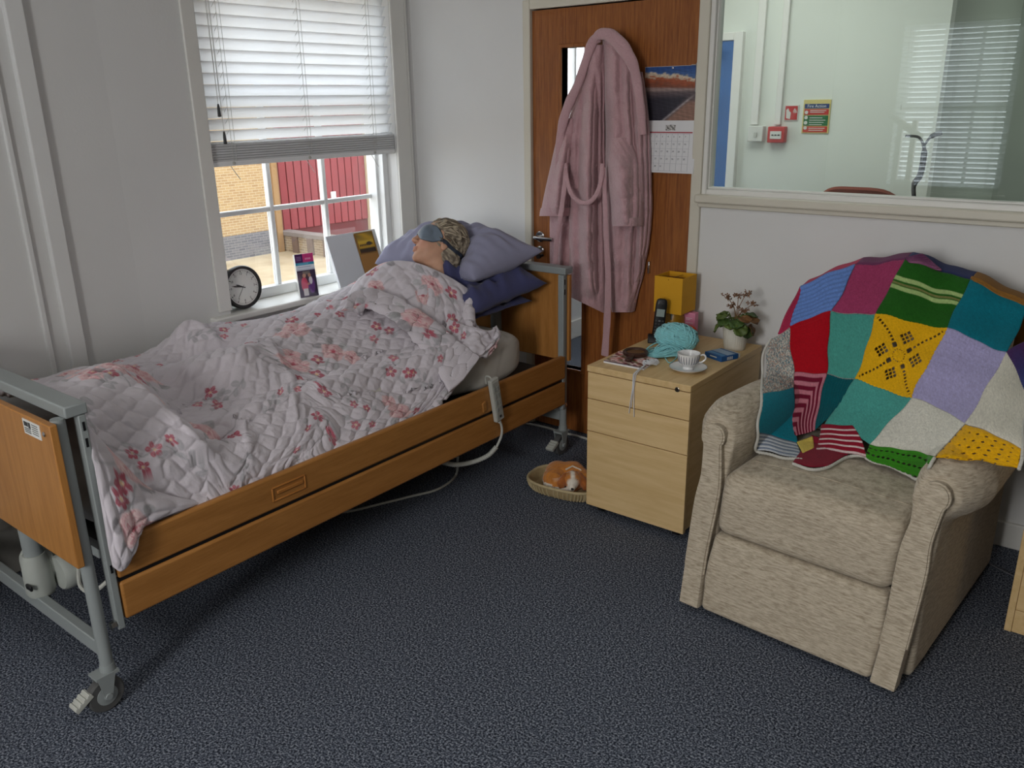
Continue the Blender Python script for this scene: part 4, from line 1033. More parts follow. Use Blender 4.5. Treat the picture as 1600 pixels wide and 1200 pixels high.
# eye mask: front pad and strap, fitted on the head surface
def fit(fn, ph, z, off):
    ph, z = np.broadcast_arrays(ph, z); d = np.stack([np.sin(ph), np.cos(ph), 0*ph], -1); o = np.stack([0*ph, -.01+0*ph, z], -1)
    r = np.full(ph.shape, .16)
    for _ in range(60): r = r-np.maximum(fn(o+d*r[..., None])-off, 0)*.7
    return o+d*r[..., None]
ph = np.linspace(-1.32, 1.32, 61); t = np.linspace(0, 1, 15)
PH, T_ = np.meshgrid(ph, t, indexing='ij'); a = np.abs(PH)
lo = -.022-.012*np.exp(-((a-.62)/.35)**2)+.024*np.exp(-(a/.22)**2)+.020*np.clip((a-.9)/.42, 0, 1)
hi = .047+.006*np.exp(-(a/.7)**2)-.034*np.clip((a-.75)/.57, 0, 1)**1.3
Z_ = lo+(hi-lo)*T_
nose_less = lambda P: np.minimum(head(P), ell(P, (0, .066, .005), (.060, .034, .05)))
Pm = fit(nose_less, PH, Z_, .003)
Pm = Pm+np.stack([0*PH, .004*np.exp(-((a-.45)/.3)**2)*np.sin(pi*T_), 0*PH], -1)
em = MB().grid(Pm@HA+HC).build('eye_mask', mat('grey_blue_satin', (112, 126, 142), .5, var=.03, bump=.15, bs=200, sheen=.2), per, smooth=180, solid=.006, off=0)
edge = np.concatenate([Pm[:, 0], Pm[-1, 1:], Pm[::-1, -1][1:], Pm[0, ::-1][1:-1]])
MB().tube(edge@HA+HC, .0022, 6, closed=True).build('mask_binding', mat('slate_binding', (74, 86, 100), .6), em, smooth=180)
ph = np.linspace(1.28, 2*pi-1.28, 50); zc = np.interp(np.abs(ph-pi), [0, 1.0, 1.86], [-.018, -.020, -.002])
uni = lambda P: np.minimum(head(P), hairf(P))
Ps = np.stack([fit(uni, ph, zc+dz_, .0035) for dz_ in (-.008, -.003, .003, .008)], 1)
MB().grid(Ps@HA+HC).build('mask_strap', mat('navy_elastic', (48, 56, 72), .7, bump=.2, bs=400), em, smooth=180, solid=.003, off=0)

# ================================================================ THINGS ON THE WINDOW SILL
SZ = .728
# clock
cc = at(379, 449, X=-3.262); cr = .097
ck = thing('clock', 'round black-rimmed clock with white dial standing at the left end of the sill', 'clock', (cc[0], cc[1], SZ))
tl = radians(6); nx = np.array([cos(tl), 0, sin(tl)]); AXc = np.array([[0, 1, 0], np.cross(nx, [0, 1, 0]), nx])   # dial frame: right(+Y), up, out
cz = SZ+cr+.002; C0 = np.array([cc[0], cc[1], cz])
MB().lathe([(.001, -.075), (.07, -.075), (.085, -.06), (.09, -.035), (.084, -.03), (.094, -.024), (cr, -.008), (cr, .006), (cr-.004, .012), (cr-.014, .010), (cr-.016, .002)], C0, 48, AXc).build('case', mat('black_enamel', (40, 40, 40), .35, var=.05), ck, smooth=40)
dl = MB().lathe([(cr-.014, .0), (cr-.014, .003), (.001, .003)], C0, 40, AXc).build('dial', mat('dial_white', (226, 228, 222), .5, var=.01), ck)
def clockp(r, ang, h): return C0+AXc[0]*r*sin(ang)+AXc[1]*r*cos(ang)+AXc[2]*h
m = MB()
for k in range(60):
    a = k*pi/30; L_ = .004 if k % 5 else .009
    m.obox(clockp(.076-L_/2, a, .0034), (AXc[0]*cos(a)-AXc[1]*sin(a), AXc[0]*sin(a)+AXc[1]*cos(a), AXc[2]), (.0006 if k % 5 else .0015, L_/2, .0004))
o = m.build('minute_marks', M_BLACK, dl, smooth=0); o['kind'] = 'stuff'
for k in range(1, 13): text('numeral', str(k), .014, clockp(.060, k*pi/6, .0034), AXc[0], AXc[1], M_BLACK, dl, ext=.0003)
for nm, L_, wd, a in (('hour_hand', .040, .004, (9+47/60)*pi/6), ('minute_hand', .060, .003, 47*pi/30), ('second_hand', .058, .0008, 36*pi/30)):
    ax = (AXc[0]*cos(a)-AXc[1]*sin(a), AXc[0]*sin(a)+AXc[1]*cos(a))
    MB().prism([(-wd*.4, -.012), (wd*.4, -.012), (wd, L_*.7), (0, L_), (-wd, L_*.7)], C0+AXc[2]*.0045, ax[0], ax[1], AXc[2], .001).build(nm, M_BLACK, ck, smooth=0)
MB().lathe([(cr-.015, .0075), (.001, .0085)], C0, 32, AXc, caps=False).build('clock_glass', M_GLASS, ck)

def picture(name, o, ex, ez, w, h, nu, nv, fn, parent, rough=.5, lift=.0):
    """flat print: rectangle at o (lower left) with a pattern fn(u,v)->sRGB stored per vertex"""
    u, v = np.meshgrid(np.linspace(0, 1, nu), np.linspace(0, 1, nv), indexing='ij')
    ex = np.asarray(ex, float); ez = np.asarray(ez, float); n = np.cross(ex, ez)
    P = np.asarray(o, float)+u[..., None]*w*ex+v[..., None]*h*ez+n*lift
    return MB().grid(P, lin(np.clip(fn(u, v), 0, 255))).build(name, colmat(name+'_print', rough, spec=.4), parent, smooth=0, color=True)
def layer(base, m, col):
    return base*(1-m[..., None])+np.asarray(col, float)*m[..., None]
def full(u, col): return np.broadcast_to(np.asarray(col, float), u.shape+(3,)).copy()
def inr(u, a, b, s=60): return np.clip((u-a)*s+.5, 0, 1)*np.clip((b-u)*s+.5, 0, 1)
def disc(u, v, cu, cv, ru, rv, s=8): return np.clip((1-np.hypot((u-cu)/ru, (v-cv)/rv))*s, 0, 1)

# leaflet in an acrylic holder
b0 = at(469, 466, Z=SZ); b1 = at(500, 461, Z=SZ); c = (b0+b1)/2
ex = (b1-b0)/np.linalg.norm(b1-b0); back = np.cross(ex, (0, 0, 1.)); ez = np.array([0, 0, 1.])+back*-.14; ez /= np.linalg.norm(ez); nn = np.cross(ex, ez)
wd = .098; hh = .205; o = c-ex*wd/2
lf = thing('leaflet_holder', 'clear acrylic holder with purple and pink leaflets on the sill', 'leaflet holder', (c[0], c[1], SZ))
def leaf_print(u, v):
    B_ = full(u, (206, 214, 226))
    B_ = layer(B_, inr(v, .80, 1.1), (206, 60, 128)); B_ = layer(B_, inr(v, .80, 1.1)*inr(u, -.1, .42), (74, 30, 92))
    B_ = layer(B_, inr(v, .74, .80), (40, 150, 186)); B_ = layer(B_, inr(v, .66, .74), (226, 232, 240))
    for k in range(3): B_ = layer(B_, inr(v, .855+.035*k, .87+.035*k)*inr(u, .08, .34)*(.5+.5*np.sin(u*90)), (220, 200, 225))
    B_ = layer(B_, inr(v, .86, .90)*inr(u, .52, .86)*(.5+.5*np.sin(u*80)), (240, 210, 225))
    B_ = layer(B_, inr(v, .76, .78)*inr(u, .1, .7)*(.5+.5*np.sin(u*80)), (200, 230, 240)); B_ = layer(B_, inr(v, .69, .71)*inr(u, .1, .8)*(.5+.5*np.sin(u*80)), (110, 130, 170))
    B_ = layer(B_, inr(v, -.1, .62), (58, 44, 72)); B_ = layer(B_, inr(v, .52, .60)*inr(u, .3, .7), (120, 116, 110))
    B_ = layer(B_, disc(u, v, .33, .29, .2, .19), (216, 78, 112)); B_ = layer(B_, inr(v, .03, .2)*inr(u, .22, .48), (230, 226, 226)); B_ = layer(B_, disc(u, v, .36, .50, .10, .05), (206, 160, 136))
    B_ = layer(B_, disc(u, v, .70, .26, .19, .2), (112, 66, 140)); B_ = layer(B_, disc(u, v, .68, .38, .10, .10), (232, 228, 232)); B_ = layer(B_, disc(u, v, .64, .50, .09, .05), (196, 150, 128)); B_ = layer(B_, disc(u, v, .55, .3, .07, .03), (206, 160, 136))
    return B_
MB().obox(c+ez*hh/2-nn*.012, (ex, ez, nn), (wd/2-.002, hh/2, .009)).build('leaflets', M_WHITEP, lf, smooth=0)
picture('front_leaflet', o+ex*.002-nn*.0005, ex, ez, wd-.004, hh, 50, 90, leaf_print, lf, lift=-.002)
a = MB().obox(c+ez*.06+nn*.003, (ex, ez, nn), (wd/2+.004, .06, .0012)).obox(c+ez*.1-nn*.026, (ex, ez, nn), (wd/2+.004, .1, .0015))
for s in (-1, 1): a.obox(c+ex*s*(wd/2+.003)+ez*.07-nn*.011, (ex, ez, nn), (.0012, .07, .014))
a.obox(c+ez*.001-nn*.011, (ex, ez, nn), (wd/2+.003, .0012, .015)).build('acrylic_holder', M_GLASS, lf, smooth=0)

# white folder with small painting
b0 = at(532, 450, Z=SZ+.001); ex = np.array([0, 1., 0]); top = at(511, 360, X=b0[0]-.085)
ez = np.array([-.34, -.02, 1.]); ez -= ex*(ez@ex); ez /= np.linalg.norm(ez); nn = np.cross(ex, ez); hh = .262; ww = .335
fo = thing('picture_folder', 'open white card folder with a small sunset painting, propped in the window', 'picture', (b0[0], b0[1]+ww/2, SZ))
MB().obox(b0+ex*ww/2+ez*hh/2-nn*.008, (ex, ez, nn), (ww/2, hh/2, .006)).build('back_board', mat('white_card', (226, 228, 230), .6, var=.01), fo, bevel=.002)
MB().obox(b0+ex*.088+ez*hh/2, (ex, ez, nn), (.088, hh/2, .004)).build('white_cover', mat('white_card_front', (222, 225, 232), .6, var=.01), fo, bevel=.002)
MB().obox(b0+ex*.245+ez*(hh/2-.004), (ex, ez, nn), (.062, hh/2-.008, .003)).build('brown_mount', mat('tan_card', (178, 128, 70), .7, var=.05), fo, smooth=0)
def sunset(u, v):
    B_ = full(u, (206, 160, 40)); w = .5+.5*np.sin(u*6+v*9)
    B_ = layer(B_, np.clip((v-.55)*3, 0, 1)*.8*w, (120, 104, 52)); B_ = layer(B_, inr(v, .5, .62, 12)*.7, (232, 196, 70))
    B_ = layer(B_, np.clip((.28-v)*12, 0, 1), (60, 44, 34)); B_ = layer(B_, inr(v, .28, .42, 20)*.6, (196, 150, 44))
    B_ = layer(B_, disc(u, v, .68, .45, .18, .10), (64, 50, 40)); B_ = layer(B_, inr(v, .40, .44, 40)*inr(u, .1, .9), (70, 54, 42))
    B_ = layer(B_, inr(v, .34, .42)*inr(u, .1, .55)*(np.sin(u*60) > .3), (70, 54, 42)); return layer(B_, np.clip((.10-v-.05*u)*14, 0, 1), (120, 70, 40))
picture('painting', b0+ex*.188+ez*.145+nn*.004, ex, ez, .112, .105, 50, 46, sunset, fo)
m = MB()
fr = mat('gold_brown_frame', (150, 112, 50), .5)
for p_, q_ in (((.184, .141), (.304, .146)), ((.184, .249), (.304, .254)), ((.184, .146), (.189, .249)), ((.299, .146), (.304, .249))):
    m.obox(b0+ex*(p_[0]+q_[0])/2+ez*(p_[1]+q_[1])/2+nn*.004, (ex, ez, nn), ((q_[0]-p_[0])/2, (q_[1]-p_[1])/2, .003))
m.build('painting_frame', fr, fo, smooth=0)

# ================================================================ HANDSET AND CABLES BY THE BED
XH = XN+.012
ha = at(770, 592, X=XH); hb = at(780, 656, X=XH)
ez = ha-hb; hl = np.linalg.norm(ez); ez /= hl; nn = np.array([1., 0, 0]); nn -= ez*(nn@ez); nn /= np.linalg.norm(nn); ex = np.cross(ez, nn)
hs = thing('bed_handset', 'pale grey bed control handset hooked over the side board', 'remote control', tuple(hb))
c = (ha+hb)/2
b = MB().obox(c, (ex, ez, nn), (.0255, hl/2, .010)).build('body', M_GREYP, hs, bevel=.004, seg=3)
MB().obox(c+nn*.0102, (ex, ez, nn), (.019, hl/2-.012, .0012)).build('keypad', mat('keypad_grey', (170, 172, 166), .5), hs, bevel=.001)
for r in range(4):
    for k in (-1, 1):
        q = MB().obox(c+ez*(.052-.031*r)+ex*k*.0088+nn*.0116, (ex, ez, nn), (.0068, .010, .0012)).build('button', mat('button_grey', (150, 153, 150), .5), hs, bevel=.002)
MB().obox(c-ez*.075+nn*.0116, (ex, ez, nn), (.006, .005, .0008)).build('lock_mark', M_DGREY, hs, smooth=0)
MB().tube(crom([c+ez*(hl/2-.02)-nn*.008+ex*.0, c+ez*(hl/2+.004)-nn*.012, c+ez*(hl/2+.002)-nn*.036, c+ez*(hl/2-.03)-nn*.040], 12), .004, 6).build('hook', M_GREYP, hs)
pts = [hb+ez*.004, at(784, 668, X=XH), at(783, 682, X=XH-.005), at(776, 698, X=XH-.02)]
MB().tube(crom(pts, 14), .0055, 8).lathe([(.008, 0), (.007, .02)], hb-ez*.012, 10, [ex, nn, ez]).build('cable', M_GREYP, hs)
pts = crom([at(776, 698, X=XH-.02), at(762, 712, X=XH-.05), at(738, 722, X=XH-.09), at(712, 726, X=XH-.12), at(690, 722, X=XH-.15)], 60)
m = MB().tube(pts, [.0095+.0016*(i % 2) for i in range(60)], 10); m.build('coiled_cable', M_GREYP, hs)
p = [at(716, 735, X=XH-.10)+np.array([0, 0, .06]), at(714, 738, Z=.02), at(704, 752, Z=.006), at(680, 766, Z=.006), at(640, 776, Z=.006), at(600, 786, Z=.006), at(545, 799, Z=.006), at(500, 803, Z=.006)]
tag(MB().tube(crom(p, 50), .0055, 8).build('mains_cable', M_GREYP), 'white mains cable trailing over the carpet from under the bed', 'cable')
p = [at(790, 655, Z=.007), at(818, 661, Z=.007), at(850, 667, Z=.007), at(880, 676, Z=.007), at(905, 682, Z=.007), at(930, 690, Z=.007), at(960, 700, Z=.007)]
p = [np.array([q[0], min(q[1], YF-.03), .007]) for q in p]
tag(MB().tube(crom(p, 40), .006, 8).build('skirting_cable', M_GREYP), 'white cable lying along the foot of the wooden door', 'cable')
p = [at(1527, 866, Z=.005), at(1545, 880, Z=.005), at(1580, 898, Z=.005), at(1600, 906, Z=.005), at(1640, 920, Z=.005)]
tag(MB().tube(crom(p, 30), .003, 6).build('floor_cable', mat('dark_grey_cable', (96, 98, 104), .6)), 'thin grey cable on the carpet behind the armchair', 'cable')
# ================================================================ ROBE ON THE DOOR
M_ROBE = mat('dusty_pink_fleece', (194, 156, 161), .95, var=.05, vs=9, bump=.7, bs=110, spec=.1, sheen=.5, bd=.006)
rb = thing('bathrobe', 'dusty pink fleece bathrobe hanging from the hook on the door', 'bathrobe', (-2.03, 3.2, 1.83))
def pdist(px, py, pts):
    pts = np.asarray(pts, float); best = np.full(px.shape, 1e9); tt = np.zeros(px.shape); n = len(pts)-1
    for i in range(n):
        a, b = pts[i], pts[i+1]; ab = b-a; t = np.clip(((px-a[0])*ab[0]+(py-a[1])*ab[1])/(ab@ab), 0, 1)
        d = np.hypot(px-a[0]-t*ab[0], py-a[1]-t*ab[1]); m = d < best; best = np.where(m, d, best); tt = np.where(m, (i+t)/n, tt)
    return best, tt
def sheet(name, ys, L_, R_, nu, nv, D, folds=(), parent=None, base=3.288, edge=.5, close=True, material=None, wob=.004, seed=1, solid=0.0, tilt=0):
    """hanging cloth: left/right outlines (pixel x for each pixel y) set on the door, swelling D(y) towards the room"""
    y = np.linspace(ys[0], ys[-1], nu); l = crom(np.stack([ys, L_], 1), 400); r = crom(np.stack([ys, R_], 1), 400)
    l = np.interp(y, l[:, 0], l[:, 1]); r = np.interp(y, r[:, 0], r[:, 1]); d = np.interp(y, *D)
    s = np.linspace(0, 1, nv); PX = l[:, None]*(1-s)+r[:, None]*s; PY = np.repeat(y[:, None], nv, 1)+tilt*(s-.5)*((y-y[0])/(y[-1]-y[0]))[:, None]**4
    dep = d[:, None]*np.sin(pi*s)**edge
    for pts, h, w in folds:
        dd, t = pdist(PX, PY, pts); dep = dep+1.45*h*np.exp(-(dd/w)**2)*np.clip(np.minimum(t, 1-t)*8+.3, 0, 1)*np.sin(pi*s)**.5
    dep = dep+wob*fnoise(np.stack([PX*.0026, PY*.0026], -1), 9, seed)*np.sin(pi*s)**.5
    dep = np.maximum(dep, .002)
    P = np.array([[at(PX[i, j], PY[i, j], Y=base-dep[i, j]) for j in range(nv)] for i in range(nu)])
    m = MB().grid(P)
    if close:
        Q = P.copy(); Q[..., 1] = np.maximum(Q[..., 1]+.012, np.minimum(base, Q[..., 1]+.03)); m.grid(Q[:, ::-1])
        for a, b in ((P[-1], Q[-1]), (P[0], Q[0])): m.grid(np.stack([a, b]))
        m.grid(np.stack([P[:, 0], Q[:, 0]])); m.grid(np.stack([P[:, -1], Q[:, -1]]))
    return m.build(name, material or M_ROBE, parent or rb, smooth=180, solid=solid)
YS = [50, 70, 100, 150, 200, 260, 320, 380, 430, 455, 478]
sheet('back_panel', [300, 340, 380, 405, 417], [862, 859, 859, 859, 860], [905, 903, 900, 898, 895], 40, 30, ([300, 417], [.03, .03]), (([(875, 310), (878, 415)], .012, 6),), seed=2)
sheet('front_left', [70, 100, 150, 200, 260, 320, 380, 430, 455, 478], [924, 914, 900, 886, 882, 886, 888, 889, 889, 893], [944, 942, 941, 941, 942, 944, 945, 946, 946, 947], 120, 60,
      ([70, 150, 260, 400, 478], [.06, .085, .10, .09, .08]),
      (([(912, 140), (904, 230), (902, 330), (905, 450)], -.022, 6), ([(925, 150), (919, 260), (918, 400), (925, 470)], .028, 8), ([(932, 120), (931, 260), (934, 460)], -.032, 5)), seed=3, edge=.45, tilt=26)
hem = sheet('front_right', [60, 100, 150, 200, 260, 320, 380, 430, 460, 488], [941, 944, 945, 946, 946, 946, 947, 949, 952, 956], [974, 994, 1001, 1006, 1009, 1010, 1008, 1002, 994, 988], 120, 70,
      ([60, 150, 260, 400, 488], [.055, .09, .115, .10, .08]),
      (([(958, 90), (958, 220), (958, 330), (962, 480)], .014, 7), ([(968, 80), (974, 200), (976, 330), (972, 480)], -.016, 6), ([(985, 110), (992, 220), (996, 330), (988, 470)], -.030, 5), ([(1000, 180), (1004, 300), (1000, 420)], .02, 6)), seed=4, edge=.45)
sheet('side_fold', [112, 150, 200, 250, 290, 330, 380, 420, 440], [992, 996, 1000, 1003, 1004, 1003, 1000, 995, 990], [1000, 1006, 1011, 1013, 1014, 1015, 1011, 1003, 997], 70, 16, ([112, 250, 440], [.04, .07, .05]), seed=5)
# collar rolled over the hook: two thick rolls meeting at the top
def roll(name, pts, wid, dep, seed, base=3.28, n=60, parent=None, thick=.5, material=None):
    """soft cloth roll along pixel polyline pts; wid px half width, dep distance out from the door"""
    c = crom(pts, n); w = np.interp(np.linspace(0, 1, n), np.linspace(0, 1, len(wid)), wid); d = np.interp(np.linspace(0, 1, n), np.linspace(0, 1, len(dep)), dep)
    W_ = np.array([at(a, b, Y=base-q) for (a, b), q in zip(c, d)]); T = np.gradient(W_, axis=0); T /= np.linalg.norm(T, axis=1)[:, None]
    m = []
    for i in range(n):
        s = np.cross(T[i], [0, -1, 0]); s /= np.linalg.norm(s); r = w[i]*2.55e-3; o = np.cross(s, T[i])
        m.append([W_[i]+s*r*cos(a)*(1+.05*sin(i*.7+seed))+o*r*thick*np.sign(sin(a))*abs(sin(a))**.8 for a in np.linspace(0, 2*pi, 16, endpoint=False)])
    q = MB().grid(m, cv=True); k = len(m); 
    q.add(m[0], [tuple(range(16))]).add(m[-1], [tuple(range(16))])
    return q.build(name, material or M_ROBE, parent or rb, smooth=60)
roll('collar', [(936, 58), (926, 66), (915, 96), (903, 132), (890, 160), (880, 190), (875, 220), (872, 262), (873, 300)], [8, 9, 8, 8, 9, 9, 8, 7, 6], [.045, .05, .06, .07, .08, .085, .085, .08, .07], 1)
roll('collar', [(928, 62), (936, 54), (950, 54), (966, 66), (980, 84), (990, 104), (996, 130), (1001, 170), (1005, 210)], [6, 8, 10, 12, 11, 9, 8, 8, 6], [.05, .065, .075, .085, .09, .09, .085, .08, .07], 2)
roll('hanging_loop', [(938, 62), (941, 52), (946, 60)], [2, 2, 2], [.04, .05, .04], 1, thick=1.0)
# sleeves
def sleeve(name, ys, L_, R_, d, folds, seed, hemc, base=3.26):
    s = sheet(name, ys, L_, R_, 70, 40, d, folds, seed=seed, edge=.42, base=base)
    y0, y1 = ys[-1]-11, ys[-1]
    l0, r0 = np.interp([y0, y1], ys, L_), np.interp([y0, y1], ys, R_)
    dd = np.interp(y1, *d)+.006
    q = sheet('cuff', [y0+hemc, (y0+y1)/2+hemc, y1+hemc+1.5], [l0[0]-1.2, l0.mean()-1.4, l0[1]-1.2], [r0[0]+1.2, r0.mean()+1.4, r0[1]+1.2], 12, 40, ([0, 2000], [dd, dd]), (), parent=s, seed=seed, edge=.42, base=base, wob=.001)
sleeve('sleeve', [185, 220, 260, 300, 336], [880, 869, 860, 851, 844], [900, 900, 898, 893, 889], ([185, 260, 336], [.04, .075, .07]), (([(885, 210), (874, 270), (868, 335)], .02, 7), ([(892, 230), (884, 330)], -.025, 5)), 7, 0)
sleeve('sleeve', [215, 250, 290, 320, 352], [952, 949, 950, 953, 957], [986, 997, 1000, 1001, 1000], ([215, 260, 352], [.05, .12, .12]), (([(968, 250), (973, 300), (976, 352)], .018, 10), ([(990, 240), (988, 350)], -.016, 5)), 8, 0, 3.235)
# belt: hanging loop and two tails
blt = roll('belt', [(883, 256), (886, 280), (893, 303), (907, 316), (922, 315), (934, 300), (940, 276), (941, 256)], [4.2]*8, [.10, .125, .135, .14, .14, .14, .135, .12], 3, thick=.45)
roll('belt_end', [(884, 258), (882, 290), (877, 330), (870, 370), (867, 420), (864, 484)], [4, 4.6, 5, 5.2, 5.4, 5.6], [.11, .13, .13, .125, .12, .11], 4, parent=blt, thick=.28)
roll('belt_end', [(943, 262), (945, 310), (947, 370), (950, 430), (949, 490), (945, 556)], [4, 4.5, 5, 6, 7, 7.2], [.12, .135, .13, .13, .125, .12], 5, parent=blt, thick=.25)

# ================================================================ CALENDAR
cal = thing('wall_calendar', 'wall calendar with a red cliff beach photo pinned to the door beside the robe', 'calendar', (-1.742, YF, 1.72))
cx0, cx1 = -1.872, -1.612
M_PAPER = mat('white_paper', (226, 226, 228), .6, var=.01)
MB().box(cx0, cx1, YF-.004, YF, 1.513, 1.727).build('picture_leaf', M_PAPER, cal, smooth=0)
def cliffs(u, v):
    n = fnoise(np.stack([u*1.4, v], -1), 4, 3); n2 = fnoise(np.stack([u, v*2], -1), 9, 6)
    B_ = full(u, (44, 78, 138)); B_ = layer(B_, np.clip((.96-v)*4, 0, 1)*.6, (120, 140, 170))
    topl = .90-.12*u**2-.05*n*.3
    B_ = layer(B_, np.clip((topl-v)*40, 0, 1), (206, 190, 168)); B_ = layer(B_, np.clip((topl-.07-v+.02*n2)*30, 0, 1), (158, 84, 56)); B_ = layer(B_, np.clip((topl-.17-v+.02*n2)*30, 0, 1), (128, 76, 58))
    B_ = layer(B_, np.clip((.64-.04*u-v)*40, 0, 1), (150, 130, 126)); B_ = layer(B_, np.clip((.56-v)*30, 0, 1), (96, 84, 88))
    B_ = layer(B_, np.clip((.50-v)*10, 0, 1)*np.clip((.9-u-(.5-v)*.9)*8, 0, 1), (52, 50, 60)); B_ = layer(B_, np.clip((u-.35-(v)*1.1)*10, 0, 1)*np.clip((.4-v)*12, 0, 1), (146, 112, 98))
    B_ = layer(B_, np.exp(-((u-.35-v*1.15)/.03)**2)*np.clip((.5-v)*8, 0, 1)*.6, (206, 200, 200))
    return B_*(1+.06*n2[..., None])
picture('beach_photo', (cx0+.001, YF-.0045, 1.514), (1, 0, 0), (0, 0, 1), cx1-cx0-.002, .212, 80, 66, cliffs, cal, .35)
MB().add([(cx0+.002, YF-.006, 1.513), (cx1-.004, YF-.006, 1.513), (cx1-.010, YF-.020, 1.302), (cx0+.002, YF-.020, 1.302), (cx0+.002, YF-.001, 1.513), (cx1-.004, YF-.001, 1.513), (cx1-.004, YF-.004, 1.302), (cx0+.002, YF-.004, 1.302)],
         [(0, 1, 2, 3), (4, 5, 6, 7), (0, 1, 5, 4), (1, 2, 6, 5), (2, 3, 7, 6), (3, 0, 4, 7)]).build('date_leaves', M_PAPER, cal, smooth=0)
sl = np.array([0, .014, .211]); sl /= np.linalg.norm(sl); so = np.array([cx0, YF-.0205, 1.302])
def cp(u, v): return so+np.array([u*.25, 0, 0])+sl*(v*.211)+np.array([0, -.0006, 0])
picture('thumbnail', cp(.44, .82), (1, 0, 0), sl, .045, .022, 16, 10, lambda u, v: layer(full(u, (210, 208, 204)), np.clip(fnoise(np.stack([u, v], -1), 3, 2)*4, 0, 1), (40, 38, 40)), cal)
MB().obox(cp(.52, .78), ((1, 0, 0), sl, np.cross((1, 0, 0), sl)), (.105, .0022, .0004)).build('red_rule', mat('calendar_red', (176, 44, 60), .6), cal, smooth=0)
M_INK = mat('grey_ink', (120, 122, 128), .7)
m = MB()
for k in range(8): m.obox(cp(.14+.107*k, .40), ((1, 0, 0), sl, (0, 1, 0)), (.0004, .076, .0003))
for k in range(6): m.obox(cp(.515, .04+.143*k), ((1, 0, 0), sl, (0, 1, 0)), (.094, .0004, .0003))
o = m.build('date_grid', mat('pale_grey_ink', (184, 186, 192), .7), cal, smooth=0); o['kind'] = 'stuff'
dd = 1
for r in range(5):
    mb = MB()
    row = [str(dd+k) for k in range(7) if dd+k <= 31]; dd += 7
    objs = [text('t', s_, .010, cp(.175+.107*k, .70-.143*r), (1, 0, 0), sl, M_INK, None, ext=.0002) for k, s_ in enumerate(row)]
    for q in objs:
        mb.add(np.array([v_.co for v_ in q.data.vertices]), [tuple(p_.vertices) for p_ in q.data.polygons]); me = q.data; bpy.data.objects.remove(q); bpy.data.meshes.remove(me)
    o = mb.build('date_row', M_INK, cal, smooth=0); o['kind'] = 'stuff'
MB().lathe([(.004, 0), (.004, .004), (.001, .005)], (-1.742, YF-.004, 1.72), 10, AY).build('pin', M_CHROME, cal)

# ================================================================ DRAWER CABINET
M_MAPLE = wood('maple_laminate', (220, 190, 140), (206, 174, 122), (14, 1.4, 14), rough=.45, scale=3, spec=.3, streak=.2)
M_MAPLEF = wood('maple_drawer_fronts', (222, 192, 142), (210, 178, 126), (1.2, 14, 14), rough=.45, scale=3, spec=.3, streak=.2)
CX0, CX1, CY0, CY1, CZ = -1.692, -1.252, 2.605, 3.245, .630
cab = thing('drawer_cabinet', 'maple three-drawer office cabinet between the door and the armchair', 'cabinet', ((CX0+CX1)/2, (CY0+CY1)/2, 0))
MB().box(CX0+.004, CX1-.002, CY0+.019, CY1-.004, .045, CZ-.0255).build('carcass', M_MAPLE, cab, bevel=.0015)
MB().box(CX0, CX1, CY0-.002, CY1, CZ-.025, CZ).build('top', M_MAPLE, cab, bevel=.0025)
z1, z2 = .485, .335
z1 = (at(923, 622, Y=CY0)[2]+at(1073.6, 659, Y=CY0)[2])/2; z2 = (at(922, 672, Y=CY0)[2]+at(1072, 713.6, Y=CY0)[2])/2
for a, b in ((z1+.0015, CZ-.028), (z2+.0015, z1-.0015), (.036, z2-.0015)):
    dr = MB().box(CX0+.003, CX1-.001, CY0, CY0+.0185, a, b).build('drawer', M_MAPLEF, cab, bevel=.0015)
lk = at(1058.6, 608.5, Y=CY0)
q = MB().lathe([(.0095, 0), (.0095, .003), (.007, .004), (.006, .002), (.001, .002)], (lk[0], CY0, lk[2]), 20, AY).build('lock', mat('dull_nickel', (140, 132, 116), .35, metal=1), cab)
MB().box(lk[0]-.001, lk[0]+.001, CY0-.0045, CY0-.002, lk[2]-.004, lk[2]+.004).build('keyhole', M_BLACK, q, smooth=0)
for x in (CX0+.05, CX1-.05):
    for y in (CY0+.05, CY1-.06):
        MB().lathe([(.01, -.011), (.0225, -.011), (.0225, .011), (.01, .011)], (x, y, .0225), 16, [(0, 1, 0), (0, 0, 1), (1, 0, 0)]).tube([(x, y, .0225), (x, y, .046)], .008).build('castor', M_BLACK, cab)

# ================================================================ THINGS ON THE CABINET
def T_(px, py, z=CZ): return at(px, py, Z=z)
# lamp
M_YEL = mat('mustard_shade', (214, 156, 24), .7, var=.04, vs=8, bump=.12, bs=200)
lc = np.array([-1.622, 3.172]); sz = .065
zs0 = at(1046, 491, Y=3.10)[2]; zs1 = at(1046, 434, Y=3.10)[2]
lamp = thing('table_lamp', 'mustard yellow square-shaded lamp at the back of the cabinet', 'lamp', (lc[0], lc[1], CZ))
m = MB()
o_ = [(-sz, -sz), (sz, -sz), (sz, sz), (-sz, sz)]; i_ = [(a*.96, b*.96) for a, b in o_]
V = [(lc[0]+a, lc[1]+b, z) for ring, z in ((o_, zs0), (o_, zs1), (i_, zs1), (i_, zs0)) for a, b in ring]
m.add(V, [(4*r+k, 4*r+(k+1) % 4, 4*((r+1) % 4)+(k+1) % 4, 4*((r+1) % 4)+k) for r in range(4) for k in range(4)]).build('lamp_shade', M_YEL, lamp, bevel=.002)
m = MB().box(lc[0]-sz, lc[0]+sz, lc[1]-.002, lc[1]+.002, zs1-.012, zs1-.009).box(lc[0]-.002, lc[0]+.002, lc[1]-sz, lc[1]+sz, zs1-.012, zs1-.009)
m.build('shade_carrier', M_CHROME, lamp, smooth=0)
